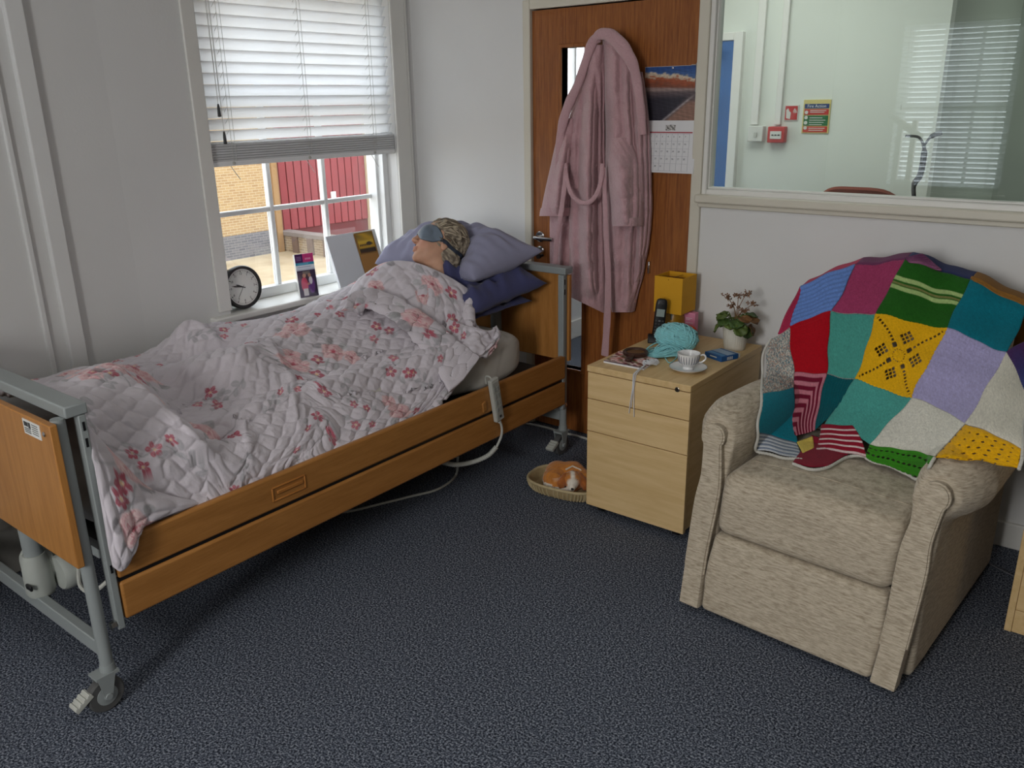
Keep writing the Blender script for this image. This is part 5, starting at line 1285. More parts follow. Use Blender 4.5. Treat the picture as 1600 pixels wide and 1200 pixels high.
MB().tube([(lc[0], lc[1], CZ+.10), (lc[0], lc[1], zs0+.06)], .006).tube([(lc[0]+.01, lc[1]-.045, zs0+.02), (lc[0]+.01, lc[1]-.045, zs0-.03)], .004).build('lamp_stem', M_CHROME, lamp)
MB().lathe([(.012, zs0+.06-CZ), (.018, zs0+.07-CZ), (.026, zs0+.10-CZ), (.018, zs0+.125-CZ), (.001, zs0+.13-CZ)], (lc[0], lc[1], CZ), 16).build('bulb', M_WHITEP, lamp)
MB().lathe([(.044, .02), (.046, .03), (.046, .085), (.040, .105), (.012, .112), (.001, .112)], (lc[0], lc[1], CZ), 28).build('lamp_base', mat('ochre_ceramic', (160, 116, 26), .3, var=.05), lamp)
MB().lathe([(.05, 0), (.05, .016), (.044, .021), (.001, .021)], (lc[0], lc[1], CZ), 28).build('lamp_foot', M_BLACK, lamp)
# cordless phone standing in its charger
b0 = T_(1024, 534); up = np.array([.08, .04, 1.]); up /= np.linalg.norm(up); fa = np.array([.45, -.85, 0]); fa -= up*(fa@up); fa /= np.linalg.norm(fa); sd = np.cross(up, fa)
ph = thing('cordless_phone', 'black cordless phone handset upright in its charger by the lamp', 'phone', tuple(b0))
oq = b0+np.array([0.004, .004, .0])
m = MB()
sec = [(0, .020, .012), (.01, .0235, .014), (.08, .0235, .0125), (.15, .024, .0125), (.168, .021, .011), (.174, .012, .007)]
rings = [[oq+up*(h+.012)+sd*w*np.sign(cos(a))*abs(cos(a))**.5+fa*d*np.sign(sin(a))*abs(sin(a))**.6 for a in np.linspace(0, 2*pi, 24, endpoint=False)] for h, w, d in sec]
m.grid(rings, cv=True).add(rings[-1], [tuple(range(24))]).add(rings[0], [tuple(range(24))]).build('handset', M_BLACK, ph, smooth=50)
MB().obox(oq+up*.128+fa*.0125, (sd, up, fa), (.0165, .016, .0012)).build('screen', mat('lcd_grey', (150, 162, 158), .2), ph, bevel=.0008)
MB().obox(oq+up*.168+fa*.0125, (sd, up, fa), (.009, .002, .001)).build('earpiece', M_DGREY, ph, bevel=.0005)
for r in range(5):
    for k in (-1, 0, 1): MB().obox(oq+up*(.094-.0135*r)+sd*k*.0135+fa*.0135, (sd, up, fa), (.0048, .0035, .0014)).build('phone_key', mat('key_grey', (110, 112, 116), .4) if (r, k) == (0, 0) else M_DGREY, ph, bevel=.0008)
m = MB(); qf = np.array([fa[0], fa[1], 0]); qf /= np.linalg.norm(qf); qs = np.array([-qf[1], qf[0], 0])
m.prism([(-.034, 0), (.034, 0), (.032, .012), (.012, .034), (-.02, .03), (-.03, .02)], b0-qs*.034+np.array([0, .004, 0]), qf, (0, 0, 1), qs, .068).build('charger', M_BLACK, ph, bevel=.004)
# pink box
a = T_(1066, 524); pb = thing('pink_carton', 'small upright pink carton beside the yellow lamp', 'box', tuple(a))
px0, py0 = a[0]+.008, a[1]-.01
zt = at(1066, 487, Y=py0)[2]
M_PK = mat('pink_card', (226, 142, 172), .5, var=.03)
MB().box(px0, px0+.052, py0, py0+.032, CZ, zt).build('carton', M_PK, pb, bevel=.001)
m = MB()
for z, w in ((zt-.025, .03), (zt-.031, .02), (zt-.045, .034)): m.box(px0+.010, px0+.010+w, py0-.0008, py0+.001, z, z+.0028)
m.build('lettering_lines', mat('pale_pink_ink', (246, 214, 224), .5), pb, smooth=0)
# yarn
def yarn(name, label, c, r, col, seed, n, rt=.0022, squash=None):
    c = np.asarray(c, float); r = np.asarray(r, float)
    t = thing(name, label, 'yarn', (c[0], c[1], CZ))
    M = mat(name+'_wool', col, .95, var=.10, vs=60, bump=.6, bs=420, spec=.1, sheen=.3)
    MB().ball(c, r*.95, 12).build('core', M, t, smooth=180)
    g = np.random.default_rng(seed); m = MB()
    for i in range(n):
        ax = g.normal(size=3); ax /= np.linalg.norm(ax)
        if i % 3: ax = np.array([.2, .5, .9])+g.normal(0, .22, 3); ax /= np.linalg.norm(ax)
        if i % 7 == 0: ax = np.array([.9, .1, .2])+g.normal(0, .2, 3); ax /= np.linalg.norm(ax)
        e = np.cross(ax, [.3, .2, .9]); e /= np.linalg.norm(e); f = np.cross(ax, e); off = g.uniform(-.75, .75); q = sqrt(1-off*off)
        th = np.linspace(0, 2*pi, 36, endpoint=False); k = 1+.03*np.sin(th*2+g.uniform(0, 6))
        P = (np.outer(np.cos(th), e)*q+np.outer(np.sin(th), f)*q+ax*off)*k[:, None]
        P = P*r*g.uniform(.97, 1.035)+c; P[:, 2] = np.maximum(P[:, 2], CZ+.002)
        m.tube(P, rt, 5, closed=True)
    o = m.build('strands', M, t, smooth=180); o['kind'] = 'stuff'
    return t, M
c = at(1057, 532, Y=2.98)
tq, MT = yarn('turquoise_yarn', 'large loose turquoise yarn skein in the middle of the cabinet top', (c[0], c[1], CZ+.055), (.088, .066, .056), (150, 222, 228), 4, 90, .0028)
m = MB(); g = np.random.default_rng(9); pc = T_(1032, 556)
for i in range(55):
    th = np.linspace(0, 2*pi, 30, endpoint=False); rx, ry = g.uniform(.03, .066), g.uniform(.012, .03); rot = g.normal(.75, .25); cx, cy = pc[0]+g.normal(.012, .016), pc[1]+g.normal(.012, .012)
    x = rx*np.cos(th); y = ry*np.sin(th); z = g.uniform(.003, .034)*(.35+.65*np.clip(.5+np.cos(th-.5)*.6, 0, 1))
    P = np.stack([cx+x*cos(rot)-y*sin(rot), cy+x*sin(rot)+y*cos(rot), CZ+.0025+z*(1-.3*np.cos(2*th))], 1); m.tube(P, .0026, 5, closed=True)
o = m.build('loose_loops', MT, tq, smooth=180); o['kind'] = 'stuff'
MB().tube(crom([pc+np.array([.03, -.02, .003]), T_(1046, 568)+np.array([0, 0, .003]), T_(1056, 561)+np.array([0, 0, .003]), T_(1060, 556)+np.array([0, 0, .02])], 20), .0022, 5).build('loose_end', MT, tq)
c = T_(1074, 531)
yarn('orange_yarn', 'small orange yarn ball in front of the pink carton', (c[0]+.006, c[1]-.004, CZ+.032), (.034, .030, .031), (236, 92, 34), 6, 45, .002)
# magazine
q4 = [T_(943, 566, CZ+.002), T_(1006, 578, CZ+.002), T_(1029, 563, CZ+.002), T_(968, 550, CZ+.002)]
mg = thing('magazine', 'pink floral magazine lying flat at the front left of the cabinet', 'magazine', tuple((q4[0]+q4[2])/2*[1, 1, 0]+[0, 0, CZ]))
u = np.linspace(0, 1, 60); U, V = np.meshgrid(u, u, indexing='ij')
P = ((1-U)*(1-V))[..., None]*q4[0]+(U*(1-V))[..., None]*q4[1]+(U*V)[..., None]*q4[2]+((1-U)*V)[..., None]*q4[3]
P[..., 2] = CZ+.0075+.0015*np.sin(U*3)
n1 = fnoise(np.stack([U, V], -1), 2.2, 3); n2 = fnoise(np.stack([U, V], -1), 3.5, 8)
B_ = full(U, (236, 206, 204)); B_ = layer(B_, np.clip(n1*3-.6, 0, 1), (208, 116, 108)); B_ = layer(B_, np.clip(n2*4-1.2, 0, 1), (122, 116, 74)); B_ = layer(B_, np.clip(-n2*4-2, 0, 1), (236, 220, 214)); B_ = layer(B_, np.clip(n1*n2*5-2, 0, 1), (120, 44, 52))
B_ = layer(B_, inr(V, -.1, .06), (120, 96, 110))
MB().grid(P, lin(np.clip(B_, 0, 255))).build('cover', colmat('magazine_print', .35, spec=.4), mg, smooth=0, color=True)
Pb = P[::59, ::59].reshape(-1, 3); Pb = [P[0, 0], P[-1, 0], P[-1, -1], P[0, -1]]
MB().add([(*p_[:2], CZ+z) for z in (.0005, .0068) for p_ in Pb], [(3, 2, 1, 0), (4, 5, 6, 7), (0, 1, 5, 4), (1, 2, 6, 5), (2, 3, 7, 6), (3, 0, 4, 7)]).build('pages', M_PAPER, mg, smooth=0)
# hand mirror on the magazine
zc = CZ+.013
hm = T_(993, 549, zc+.012); he = T_(980, 566, zc); ax = np.array([he[0]-hm[0], he[1]-hm[1], 0]); ax /= np.linalg.norm(ax); sx = np.array([-ax[1], ax[0], 0])
hm3 = np.array([hm[0], hm[1], zc])
mi = thing('hand_mirror', 'round dark wooden hand mirror lying on the magazine', 'mirror', (hm3[0], hm3[1], CZ+.009))
M_DW = wood('dark_wood', (74, 46, 34), (50, 30, 24), (8, 8, 8), rough=.4, scale=6)
m = MB().lathe([(.02, -.003), (.043, -.003), (.050, .003), (.050, .012), (.044, .017), (.037, .012), (.036, .006)], hm3, 40)
rings = []
for t_, w, h in ((.044, .013, .007), (.055, .010, .006), (.068, .011, .006), (.085, .014, .008), (.098, .015, .008), (.106, .010, .006), (.109, .003, .002)):
    rings.append([hm3+ax*t_+sx*w*cos(a_)+np.array([0, 0, .006+h*sin(a_)]) for a_ in np.linspace(0, 2*pi, 14, endpoint=False)])
m.grid(rings, cv=True).add(rings[-1], [tuple(range(14))])
m.build('frame', M_DW, mi, smooth=50)
MB().lathe([(.0375, .0088), (.001, .0088)], hm3, 32, caps=False).build('mirror_glass', mat('bronze_mirror', (150, 116, 72), .28, metal=.6, var=.02), mi)
# crochet piece with dangling threads
cg = thing('crochet_piece', 'white crochet scrap whose loose threads dangle over the cabinet front', 'crochet', (*T_(1016, 572)[:2], CZ))
M_THR = mat('white_cotton_thread', (220, 222, 226), .9, var=.03, bump=.3, bs=600)
m = MB(); pc = T_(1017, 572); g = np.random.default_rng(5)
for i in range(16):
    th = np.linspace(0, 2*pi, 24, endpoint=False); rx, ry = g.uniform(.012, .032), g.uniform(.006, .013); rot = .95+g.normal(0, .2)
    x = rx*np.cos(th); y = ry*np.sin(th)+.002*np.sin(5*th); P = np.stack([pc[0]+x*cos(rot)-y*sin(rot)+g.normal(0, .004), pc[1]+x*sin(rot)+y*cos(rot)+g.normal(0, .004), CZ+.010+g.uniform(.0, .012)+.003*np.sin(3*th)], 1)
    m.tube(P, .0017, 5, closed=True)
o = m.build('crochet_loops', M_THR, cg, smooth=180); o['kind'] = 'stuff'
e0 = T_(1004, 580); 
for k, (dx, zb) in enumerate(((0, .50), (.006, .465), (-.004, .475))):
    q0 = np.array([pc[0]-.01, pc[1]-.01, CZ+.014]); q1 = np.array([e0[0]+dx, CY0+.004, CZ+.008]); f_ = np.array([e0[0]+dx-.002, CY0-.006, CZ-.01])
    MB().tube(crom([q0, q1, f_, (e0[0]+dx*.6-.004, CY0-.007, .58), (e0[0]+dx*1.4-.008, CY0-.006, .53), (e0[0]+dx*2.2-.010, CY0-.006, zb)], 30), .0016, 5).build('thread', M_THR, cg)
# teacup and saucer
M_CH = mat('white_china', (232, 232, 232), .2, var=.01, spec=.5)
sc = T_(1075, 579)
sa = thing('saucer', 'white china saucer under the teacup', 'saucer', (sc[0], sc[1], CZ))
MB().lathe([(.001, .0), (.035, .0), (.037, .003), (.052, .007), (.070, .015), (.0705, .0165), (.052, .0095), (.034, .006), (.001, .006)], (sc[0], sc[1], CZ+.0005), 48).build('dish', M_CH, sa, smooth=60)
MB().lathe([(.0695, .0158), (.0705, .0172), (.0685, .0165)], (sc[0], sc[1], CZ+.0005), 48, caps=False).build('rim_line', mat('silver_grey_glaze', (150, 152, 158), .3), sa)
cu = thing('teacup', 'white china teacup with grey vertical stripes on the saucer', 'cup', (sc[0], sc[1], CZ+.007))
zc = CZ+.0072
prof = [(.001, 0), (.020, 0), (.021, .004), (.018, .010), (.026, .018), (.036, .030), (.040, .045), (.042, .060), (.0425, .0625), (.041, .062), (.0385, .046), (.034, .032), (.024, .020), (.001, .016)]
MB().lathe(prof, (sc[0], sc[1], zc), 48).build('cup', M_CH, cu, smooth=60)
M_STR = mat('grey_glaze', (120, 124, 138), .3)
pr = np.array([(.0305, .0235), (.036, .030), (.040, .045), (.0415, .056)])
for k in range(24):
    a = 2*pi*k/24
    if -.2 < (a % (2*pi)) < 6.4: MB().tube([(sc[0]+(r+.0002)*cos(a), sc[1]+(r+.0002)*sin(a), zc+z) for r, z in pr], [.0008, .0016, .0016, .0008], 5).build('stripe', M_STR, cu)
ha_ = np.array([.86, .5, 0])
MB().tube(crom([np.array([sc[0], sc[1], zc+.052])+ha_*.040, np.array([sc[0], sc[1], zc+.056])+ha_*.056, np.array([sc[0], sc[1], zc+.042])+ha_*.063, np.array([sc[0], sc[1], zc+.028])+ha_*.050, np.array([sc[0], sc[1], zc+.026])+ha_*.035], 20), .0032, 8).build('cup_handle', M_CH, cu)
# blue carton
n_ = T_(1127, 566); l_ = T_(1101, 557); r_ = T_(1149, 559)
ea = (l_-n_); la = np.linalg.norm(ea); ea /= la; eb = (r_-n_); eb -= ea*(eb@ea); lb = np.linalg.norm(eb); eb /= lb; ez = np.array([0, 0, 1.])
bx = thing('blue_carton', 'small flat blue and white carton in front of the plant', 'box', tuple(n_))
hz = .021; cc_ = n_+ea*la/2+eb*lb/2+ez*hz/2
q = MB().obox(cc_, (ea, eb, ez), (la/2, lb/2, hz/2)).build('carton', mat('carton_blue', (30, 86, 146), .4, var=.04), bx, bevel=.0008)
MB().obox(cc_+ez*(hz/2+.0004)+eb*lb*.12, (ea, eb, ez), (la*.47, lb*.22, .0004)).build('pale_band', mat('carton_pale', (150, 178, 206), .4), bx, smooth=0)
MB().obox(cc_+ez*(hz/2+.0004)-eb*lb*.30, (ea, eb, ez), (la*.44, lb*.10, .0004)).build('cyan_band', mat('carton_cyan', (64, 138, 190), .4), bx, smooth=0)
MB().obox(cc_-eb*(lb/2+.0004)+ez*.002-ea*la*.02, (ea, ez, eb), (la*.2, .0022, .0004)).build('white_print', M_WHITEP, bx, smooth=0)
MB().obox(cc_+eb*(lb/2+.008)-ez*.001, (ea, eb, ez), (la*.44, .008, hz*.36)).build('inner_tray', M_WHITEP, bx, smooth=0)
m = MB()
for k in range(6): m.obox(cc_-ea*(la/2+.0004)+eb*(lb*(-.15+.06*k))-ez*.001, (eb, ez, ea), (.0008+.0005*(k % 2), .006, .0003))
m.build('bar_lines', M_WHITEP, bx, smooth=0)
# potted plant
pcx = T_(1147, 546); pc = np.array([pcx[0]-.004, pcx[1]+.012, CZ])
pl = thing('potted_plant', 'wilting green plant with dried brown flowers in a cream ribbed pot', 'plant', tuple(pc))
n = 96; V = []
prof = [(.040, 0), (.042, .003), (.050, .08), (.052, .104), (.0535, .112), (.050, .113), (.048, .100), (.001, .098)]
m = MB(); rings = []
for r, z in prof:
    k_ = 1 if .002 < z < .105 and r > .041 else 0
    rings.append([pc+np.array([(r+.0009*k_*cos(32*t))*cos(t), (r+.0009*k_*cos(32*t))*sin(t), z]) for t in np.linspace(0, 2*pi, n, endpoint=False)])
m.grid(rings, cv=True).build('pot', mat('cream_pot', (220, 216, 204), .5, var=.02), pl, smooth=60)
MB().lathe([(.048, .097), (.02, .102), (.001, .103)], pc, 24).build('soil', mat('potting_soil', (58, 44, 34), .95, var=.2, vs=40, bump=.6, bs=120), pl)
g = np.random.default_rng(21)
lm = [mat('leaf_green', (104, 126, 58), .5, var=.25, vs=18), mat('leaf_dark', (76, 102, 50), .5, var=.25, vs=18), mat('leaf_brown', (140, 100, 60), .6, var=.25, vs=18)]
leaves = [(-.9, .062, .055, -.02, 0), (-.35, .06, .05, -.045, 1), (.2, .06, .052, -.035, 2), (-2.0, .055, .05, .01, 1), (-2.7, .07, .055, -.03, 0), (-1.5, .05, .045, .004, 0), (-1.15, .05, .05, .012, 1), (.7, .06, .055, .02, 2), (1.3, .055, .05, .01, 1), (2.0, .06, .05, -.01, 0), (2.8, .06, .055, .006, 0), (-.05, .064, .048, .022, 2), (-2.35, .045, .05, .028, 0), (.45, .04, .05, .034, 1), (-.6, .045, .048, .03, 2), (3.1, .05, .05, .03, 0)]
for a, r0, L_, zz, k in leaves:
    r0 *= .86; L_ *= .88; zz = zz*.8+.004
    b0 = pc+np.array([.012*cos(a), .012*sin(a), .098]); tip = pc+np.array([(r0+.012)*cos(a), (r0+.012)*sin(a), .112+zz])
    st_ = crom([b0, (b0+tip)/2+np.array([0, 0, .028]), tip-(tip-b0)*.30+np.array([0, 0, .012])], 8)
    d = tip-st_[-1]; d /= np.linalg.norm(d); s_ = np.cross(d, [0, 0, 1.]); s_ /= np.linalg.norm(s_); nrm = np.cross(s_, d)
    uu = np.linspace(0, 1, 11); vv = np.linspace(-1, 1, 9); P = []
    for u_ in uu:
        w = .030*sqrt(max(0, 1-(2*u_-1)**2))**.8*(1+.06*sin(u_*25+a))
        P.append([st_[-1]+d*(L_*u_)+s_*w*v_+nrm*(.006*abs(v_)-.016*u_*u_+.003*sin(5*v_+u_*9+a)) for v_ in vv])
    lf_ = MB().grid(P).build('leaf', lm[k], pl, smooth=180, solid=.0012)
    MB().tube(st_, .0018, 5).build('leaf_stalk', lm[0], lf_)
fm = mat('dried_flower', (150, 106, 74), .8, var=.3, vs=40); 
for a, h, lean in ((-2.4, .215, .03), (-1.2, .225, .012), (-.3, .235, .025), (.6, .19, .045), (-1.8, .18, .02), (-.7, .17, .03)):
    tip = pc+np.array([lean*cos(a)*1.5, lean*sin(a), h])
    stp = crom([pc+np.array([.01*cos(a), .01*sin(a), .10]), pc+np.array([.3*lean*cos(a), .3*lean*sin(a), .10+(h-.1)*.5]), tip], 10)
    fs = MB().tube(stp, .0014, 5).build('flower_stem', mat('flower_stem', (118, 92, 60), .7) if a == -2.4 else lm[2], pl)
    m = MB()
    for q in range(9):
        c_ = tip+g.normal(0, .009, 3)*np.array([1.2, 1.2, .7]); d = g.normal(size=3); d /= np.linalg.norm(d); e = np.cross(d, [.3, .5, .8]); e /= np.linalg.norm(e); f_ = np.cross(d, e)
        for p_ in range(4):
            t_ = p_*pi/2+.3; A = c_+(e*cos(t_)+f_*sin(t_))*.010+d*.003; m.add([c_, c_+(e*cos(t_-.5)+f_*sin(t_-.5))*.007, A, c_+(e*cos(t_+.5)+f_*sin(t_+.5))*.007], [(0, 1, 2, 3)])
    o = m.build('flower_head', fm, fs, smooth=0, solid=.0006); o['kind'] = 'stuff'
# ================================================================ ARMCHAIR
CO = np.array([-.72, 2.201, 0]); ca, sa_ = .99741, -.07194
CXA = np.array([ca, sa_, 0]); CYA = np.array([-sa_, ca, 0])
def cw(P):
    P = np.asarray(P, float); return CO+P[..., :1]*CXA+P[..., 1:2]*CYA+P[..., 2:]*np.array([0, 0, 1.])
def upholstery():
    m, N, L, B = nt('oatmeal_chenille')
    mp = mapping(N, L, (1, 1, 6)); n = N.new('ShaderNodeTexNoise'); n.inputs['Scale'].default_value = 34; n.inputs['Detail'].default_value = 5; n.inputs['Roughness'].default_value = .7
    L.new(mp.outputs[0], n.inputs['Vector'])
    r = N.new('ShaderNodeValToRGB'); r.color_ramp.elements[0].position = .33; r.color_ramp.elements[1].position = .62
    r.color_ramp.elements[0].color = (*lin((154, 140, 120)), 1); r.color_ramp.elements[1].color = (*lin((202, 190, 170)), 1)
    L.new(n.outputs[0], r.inputs[0]); L.new(r.outputs[0], B.inputs['Base Color']); B.inputs['Roughness'].default_value = .95; B.inputs['Specular IOR Level'].default_value = .12; B.inputs['Sheen Weight'].default_value = .15
    b = N.new('ShaderNodeBump'); b.inputs['Strength'].default_value = .55; b.inputs['Distance'].default_value = .004
    L.new(n.outputs[0], b.inputs['Height']); L.new(b.outputs[0], B.inputs['Normal']); return m
M_UPH = upholstery()
chair = thing('armchair', 'oatmeal chenille recliner armchair with scroll arms under the knitted blanket', 'armchair', tuple(CO))
def cpart(name, fn, lo, hi, h, parent=None):
    V, F = sdf_mesh(fn, lo, hi, h); return MB().add(cw(V), F).build(name, M_UPH, parent or chair, smooth=180)
LEAN = .25
ARMS = []
for s in (-1, 1):
    def arm(P, s=s):
        Q = P.copy(); Q[..., 0] *= s
        y = Q[..., 1]; zc = .565-.05*np.clip((y-.45)/.4, 0, 1)**2
        rr = np.interp(y, [.16, .19, .23, .30, .6, .9], [.054, .072, .086, .094, .090, .076])
        d = np.hypot((Q[..., 0]-np.interp(y, [.16, .3], [.335, .352])), Q[..., 2]-zc)-rr
        d = np.maximum(d, np.maximum(.165-y, y-.9))
        w = rbox(Q, (.318, .50, .29), (.040, .42, .272), .02)
        w = np.maximum(w, LEAN*Q[..., 2]+.016-y)
        crease = .004*np.cos(np.arctan2(Q[..., 2]-zc, Q[..., 0]-.335)*26)*np.exp(-((y-.20)/.035)**2)
        return smin(d*.8, w, .035)+crease*.5
    ARMS.append(arm)
    lo = (-.47, -.02, .0) if s < 0 else (.24, -.02, .0); hi = (-.24, .95, .70) if s < 0 else (.47, .95, .70)
    a_ = cpart('arm', arm, lo, hi, .0085)
    pts = [(.275, .026), (.283, .20), (.280, .33), (.281, .42), (.298, .515)]
    for t in np.linspace(radians(215), radians(-45), 18): pts.append((.335+.037*cos(t), .568+.037*sin(t)))
    pts += [(.356, .505), (.350, .44), (.356, .36), (.352, .22), (.344, .026)]
    c = crom(pts, 90)
    out = np.array([[s*x, LEAN*z-.006, z] for x, z in c]); inn = out.copy(); cen = np.array([s*.317, 0, .3])
    q = MB(); n = len(out)
    top = out.copy(); top[:, 1] -= .006; cx_ = out[:, 0].mean(); 
    sh_ = top.copy(); sh_[:, 0] = cx_+(sh_[:, 0]-cx_)*.94; sh_[:, 1] -= .008
    bk = out.copy(); bk[:, 1] += .03
    q.grid([cw(bk), cw(out), cw(top), cw(sh_)], cv=True).add(cw(sh_), [tuple(range(n))])
    fr_ = q.build('arm_front', M_UPH, chair, smooth=30)
    MB().tube(cw(top)[2:-2], .0042, 8).build('piping', M_UPH, fr_)
def seat(P):
    y = P[..., 1]; z = P[..., 2]; x = P[..., 0]
    f = LEAN*z-.018*np.exp(-((z-.40)/.09)**2)
    Q = P.copy(); Q[..., 1] = y-f
    d = rbox(Q, (0, .27, .372), (.275, .275, .101), .036)
    d = d-.012*np.exp(-(x/.2)**2)*np.exp(-((z-.47)/.06)**2)
    return d+.0016*np.sin(x*90+z*14)*np.exp(-((np.abs(x)-.262)/.012)**2)*np.exp(-((y-.12)/.06)**2)
st_ = cpart('seat', seat, (-.30, -.04, .25), (.30, .70, .52), .0085)
xs = np.linspace(-.255, .255, 40); sp = []
for x in xs:
    zz = .55
    while seat(np.array([[x, .235, zz]]))[0] > 0: zz -= .002
    sp.append((x, .235, zz))
MB().tube(cw(np.array(sp)), .0025, 6).build('seat_seam', M_UPH, st_)
def foot(P):
    z = P[..., 2]; Q = P.copy(); Q[..., 1] = P[..., 1]-LEAN*z
    d = rbox(Q, (0, .025, .145), (.272, .034, .124), .014); return d-.008*np.exp(-((z-.15)/.08)**2)
cpart('footrest', foot, (-.30, -.04, .0), (.30, .16, .30), .008)
MB().grid([[cw(np.array([x, y, z])) for x in (-.30, .30)] for y, z in ((.09, .03), (.09, .24), (.88, .24), (.88, .03))], cu=True).build('base', M_UPH, chair, smooth=0)
def back(P):
    z = P[..., 2]; x = P[..., 0]; f = .655+(z-.45)*.30
    Q = P.copy(); Q[..., 1] = P[..., 1]-f
    d = rbox(Q, (0, .075, .70), (.315, .080, .325), .078)+.06*np.clip((z-.86)/.16, 0, 1)**2*(np.abs(x)/.3)**2
    return smin(d, rbox(Q, (0, .03, .56), (.272, .075, .09), .06), .03)-.012*np.exp(-((z-.80)/.16)**2)*np.exp(-(x/.26)**2)
cpart('backrest', back, (-.36, .45, .36), (.36, 1.0, 1.10), .0095)
for x in (-.27, .27):
    for y in (.13, .80): MB().tube([cw(np.array([x, y, 0])), cw(np.array([x, y, .04]))], .022, 12).build('foot', M_BLACK, chair)

# ================================================================ PATCHWORK BLANKET
DP = [(1250, 447, 3.00), (1300, 425, 3.02), (1335, 414, 3.03), (1411, 405, 3.05), (1470, 420, 3.05), (1519, 439, 3.03), (1600, 478, 2.99), (1640, 520, 2.95), (1236, 472, 2.98),
      (1300, 487, 2.94), (1372, 490, 2.93), (1478, 514, 2.92), (1576, 552, 2.86), (1235, 512, 2.92), (1217, 520, 2.90), (1204, 530, 2.88),
      (1300, 560, 2.86), (1400, 560, 2.84), (1500, 580, 2.80), (1600, 618, 2.68), (1640, 640, 2.62), (1191, 570, 2.80), (1189, 616, 2.68), (1238, 609, 2.82), (1240, 584, 2.85),
      (1289, 583, 2.83), (1337, 594, 2.81), (1425, 622, 2.74), (1508, 660, 2.56), (1560, 620, 2.66), (1480, 640, 2.66),
      (1186, 676, 2.57), (1181, 705, 2.52), (1215, 715, 2.53), (1252, 714, 2.60), (1240, 690, 2.64), (1274, 670, 2.73), (1262, 650, 2.77), (1250, 728, 2.60), (1293, 732, 2.62), (1273, 702, 2.66),
      (1320, 634, 2.78), (1290, 664, 2.72), (1330, 668, 2.72), (1357, 693, 2.64), (1353, 712, 2.62), (1312, 704, 2.64), (1400, 670, 2.66), (1420, 700, 2.58), (1428, 751, 2.58), (1453, 732, 2.53), (1462, 712, 2.49), (1500, 690, 2.47), (1590, 731, 2.37), (1540, 722, 2.40), (1596, 701, 2.41), (1560, 675, 2.48)]
DP = np.array(DP, float)
dep = RBF(DP[:, :2]/100, DP[:, 2], lam=2e-3)
def bl(px, py, lift=0.0):
    """blanket surface point for pixel arrays; lift moves it off the surface towards the room"""
    px = np.asarray(px, float); py = np.asarray(py, float)
    wx = px+2.0*np.sin(py*.050+px*.013)+1.2*np.sin(py*.11+1); wy = py+1.8*np.sin(px*.055+py*.02)+1.0*np.sin(px*.13)
    Y = dep(np.stack([wx, wy], -1)/100)+.006*np.sin(wx*.06+wy*.03)+.004*np.sin(wx*.03-wy*.09)
    d = np.stack([(wx-800)/FPX, (wy-600)/FPX, np.ones_like(wx)], -1)@CM
    P = CP+d*((Y-CP[1])/d[..., 1])[..., None]
    dn = d/np.linalg.norm(d, axis=-1)[..., None]; sh_ = P.shape; Pf = P.reshape(-1, 3).copy(); df = dn.reshape(-1, 3)
    for _ in range(14):             # keep the wool outside the upholstery
        Q = Pf-CO; Lc = np.stack([Q@CXA, Q@CYA, Q[:, 2]], -1)
        pen = np.minimum.reduce([f(Lc) for f in ARMS+[seat, back]])
        if pen.min() > .004: break
        Pf = Pf-df*np.maximum(.008-pen, 0)[:, None]*1.2
    P = Pf.reshape(sh_)
    return P-d/np.linalg.norm(d, axis=-1)[..., None]*np.asarray(lift)[..., None] if np.ndim(lift) else P-d/np.linalg.norm(d, axis=-1)[..., None]*lift
blk = thing('patchwork_blanket', 'multicoloured knitted patchwork blanket thrown over the armchair back and arms', 'blanket', (-.66, 2.95, 1.0))
M_KNIT = colmat('knitted_wool', .95, .5, 330, spec=.1, sheen=.08, bd=.003)
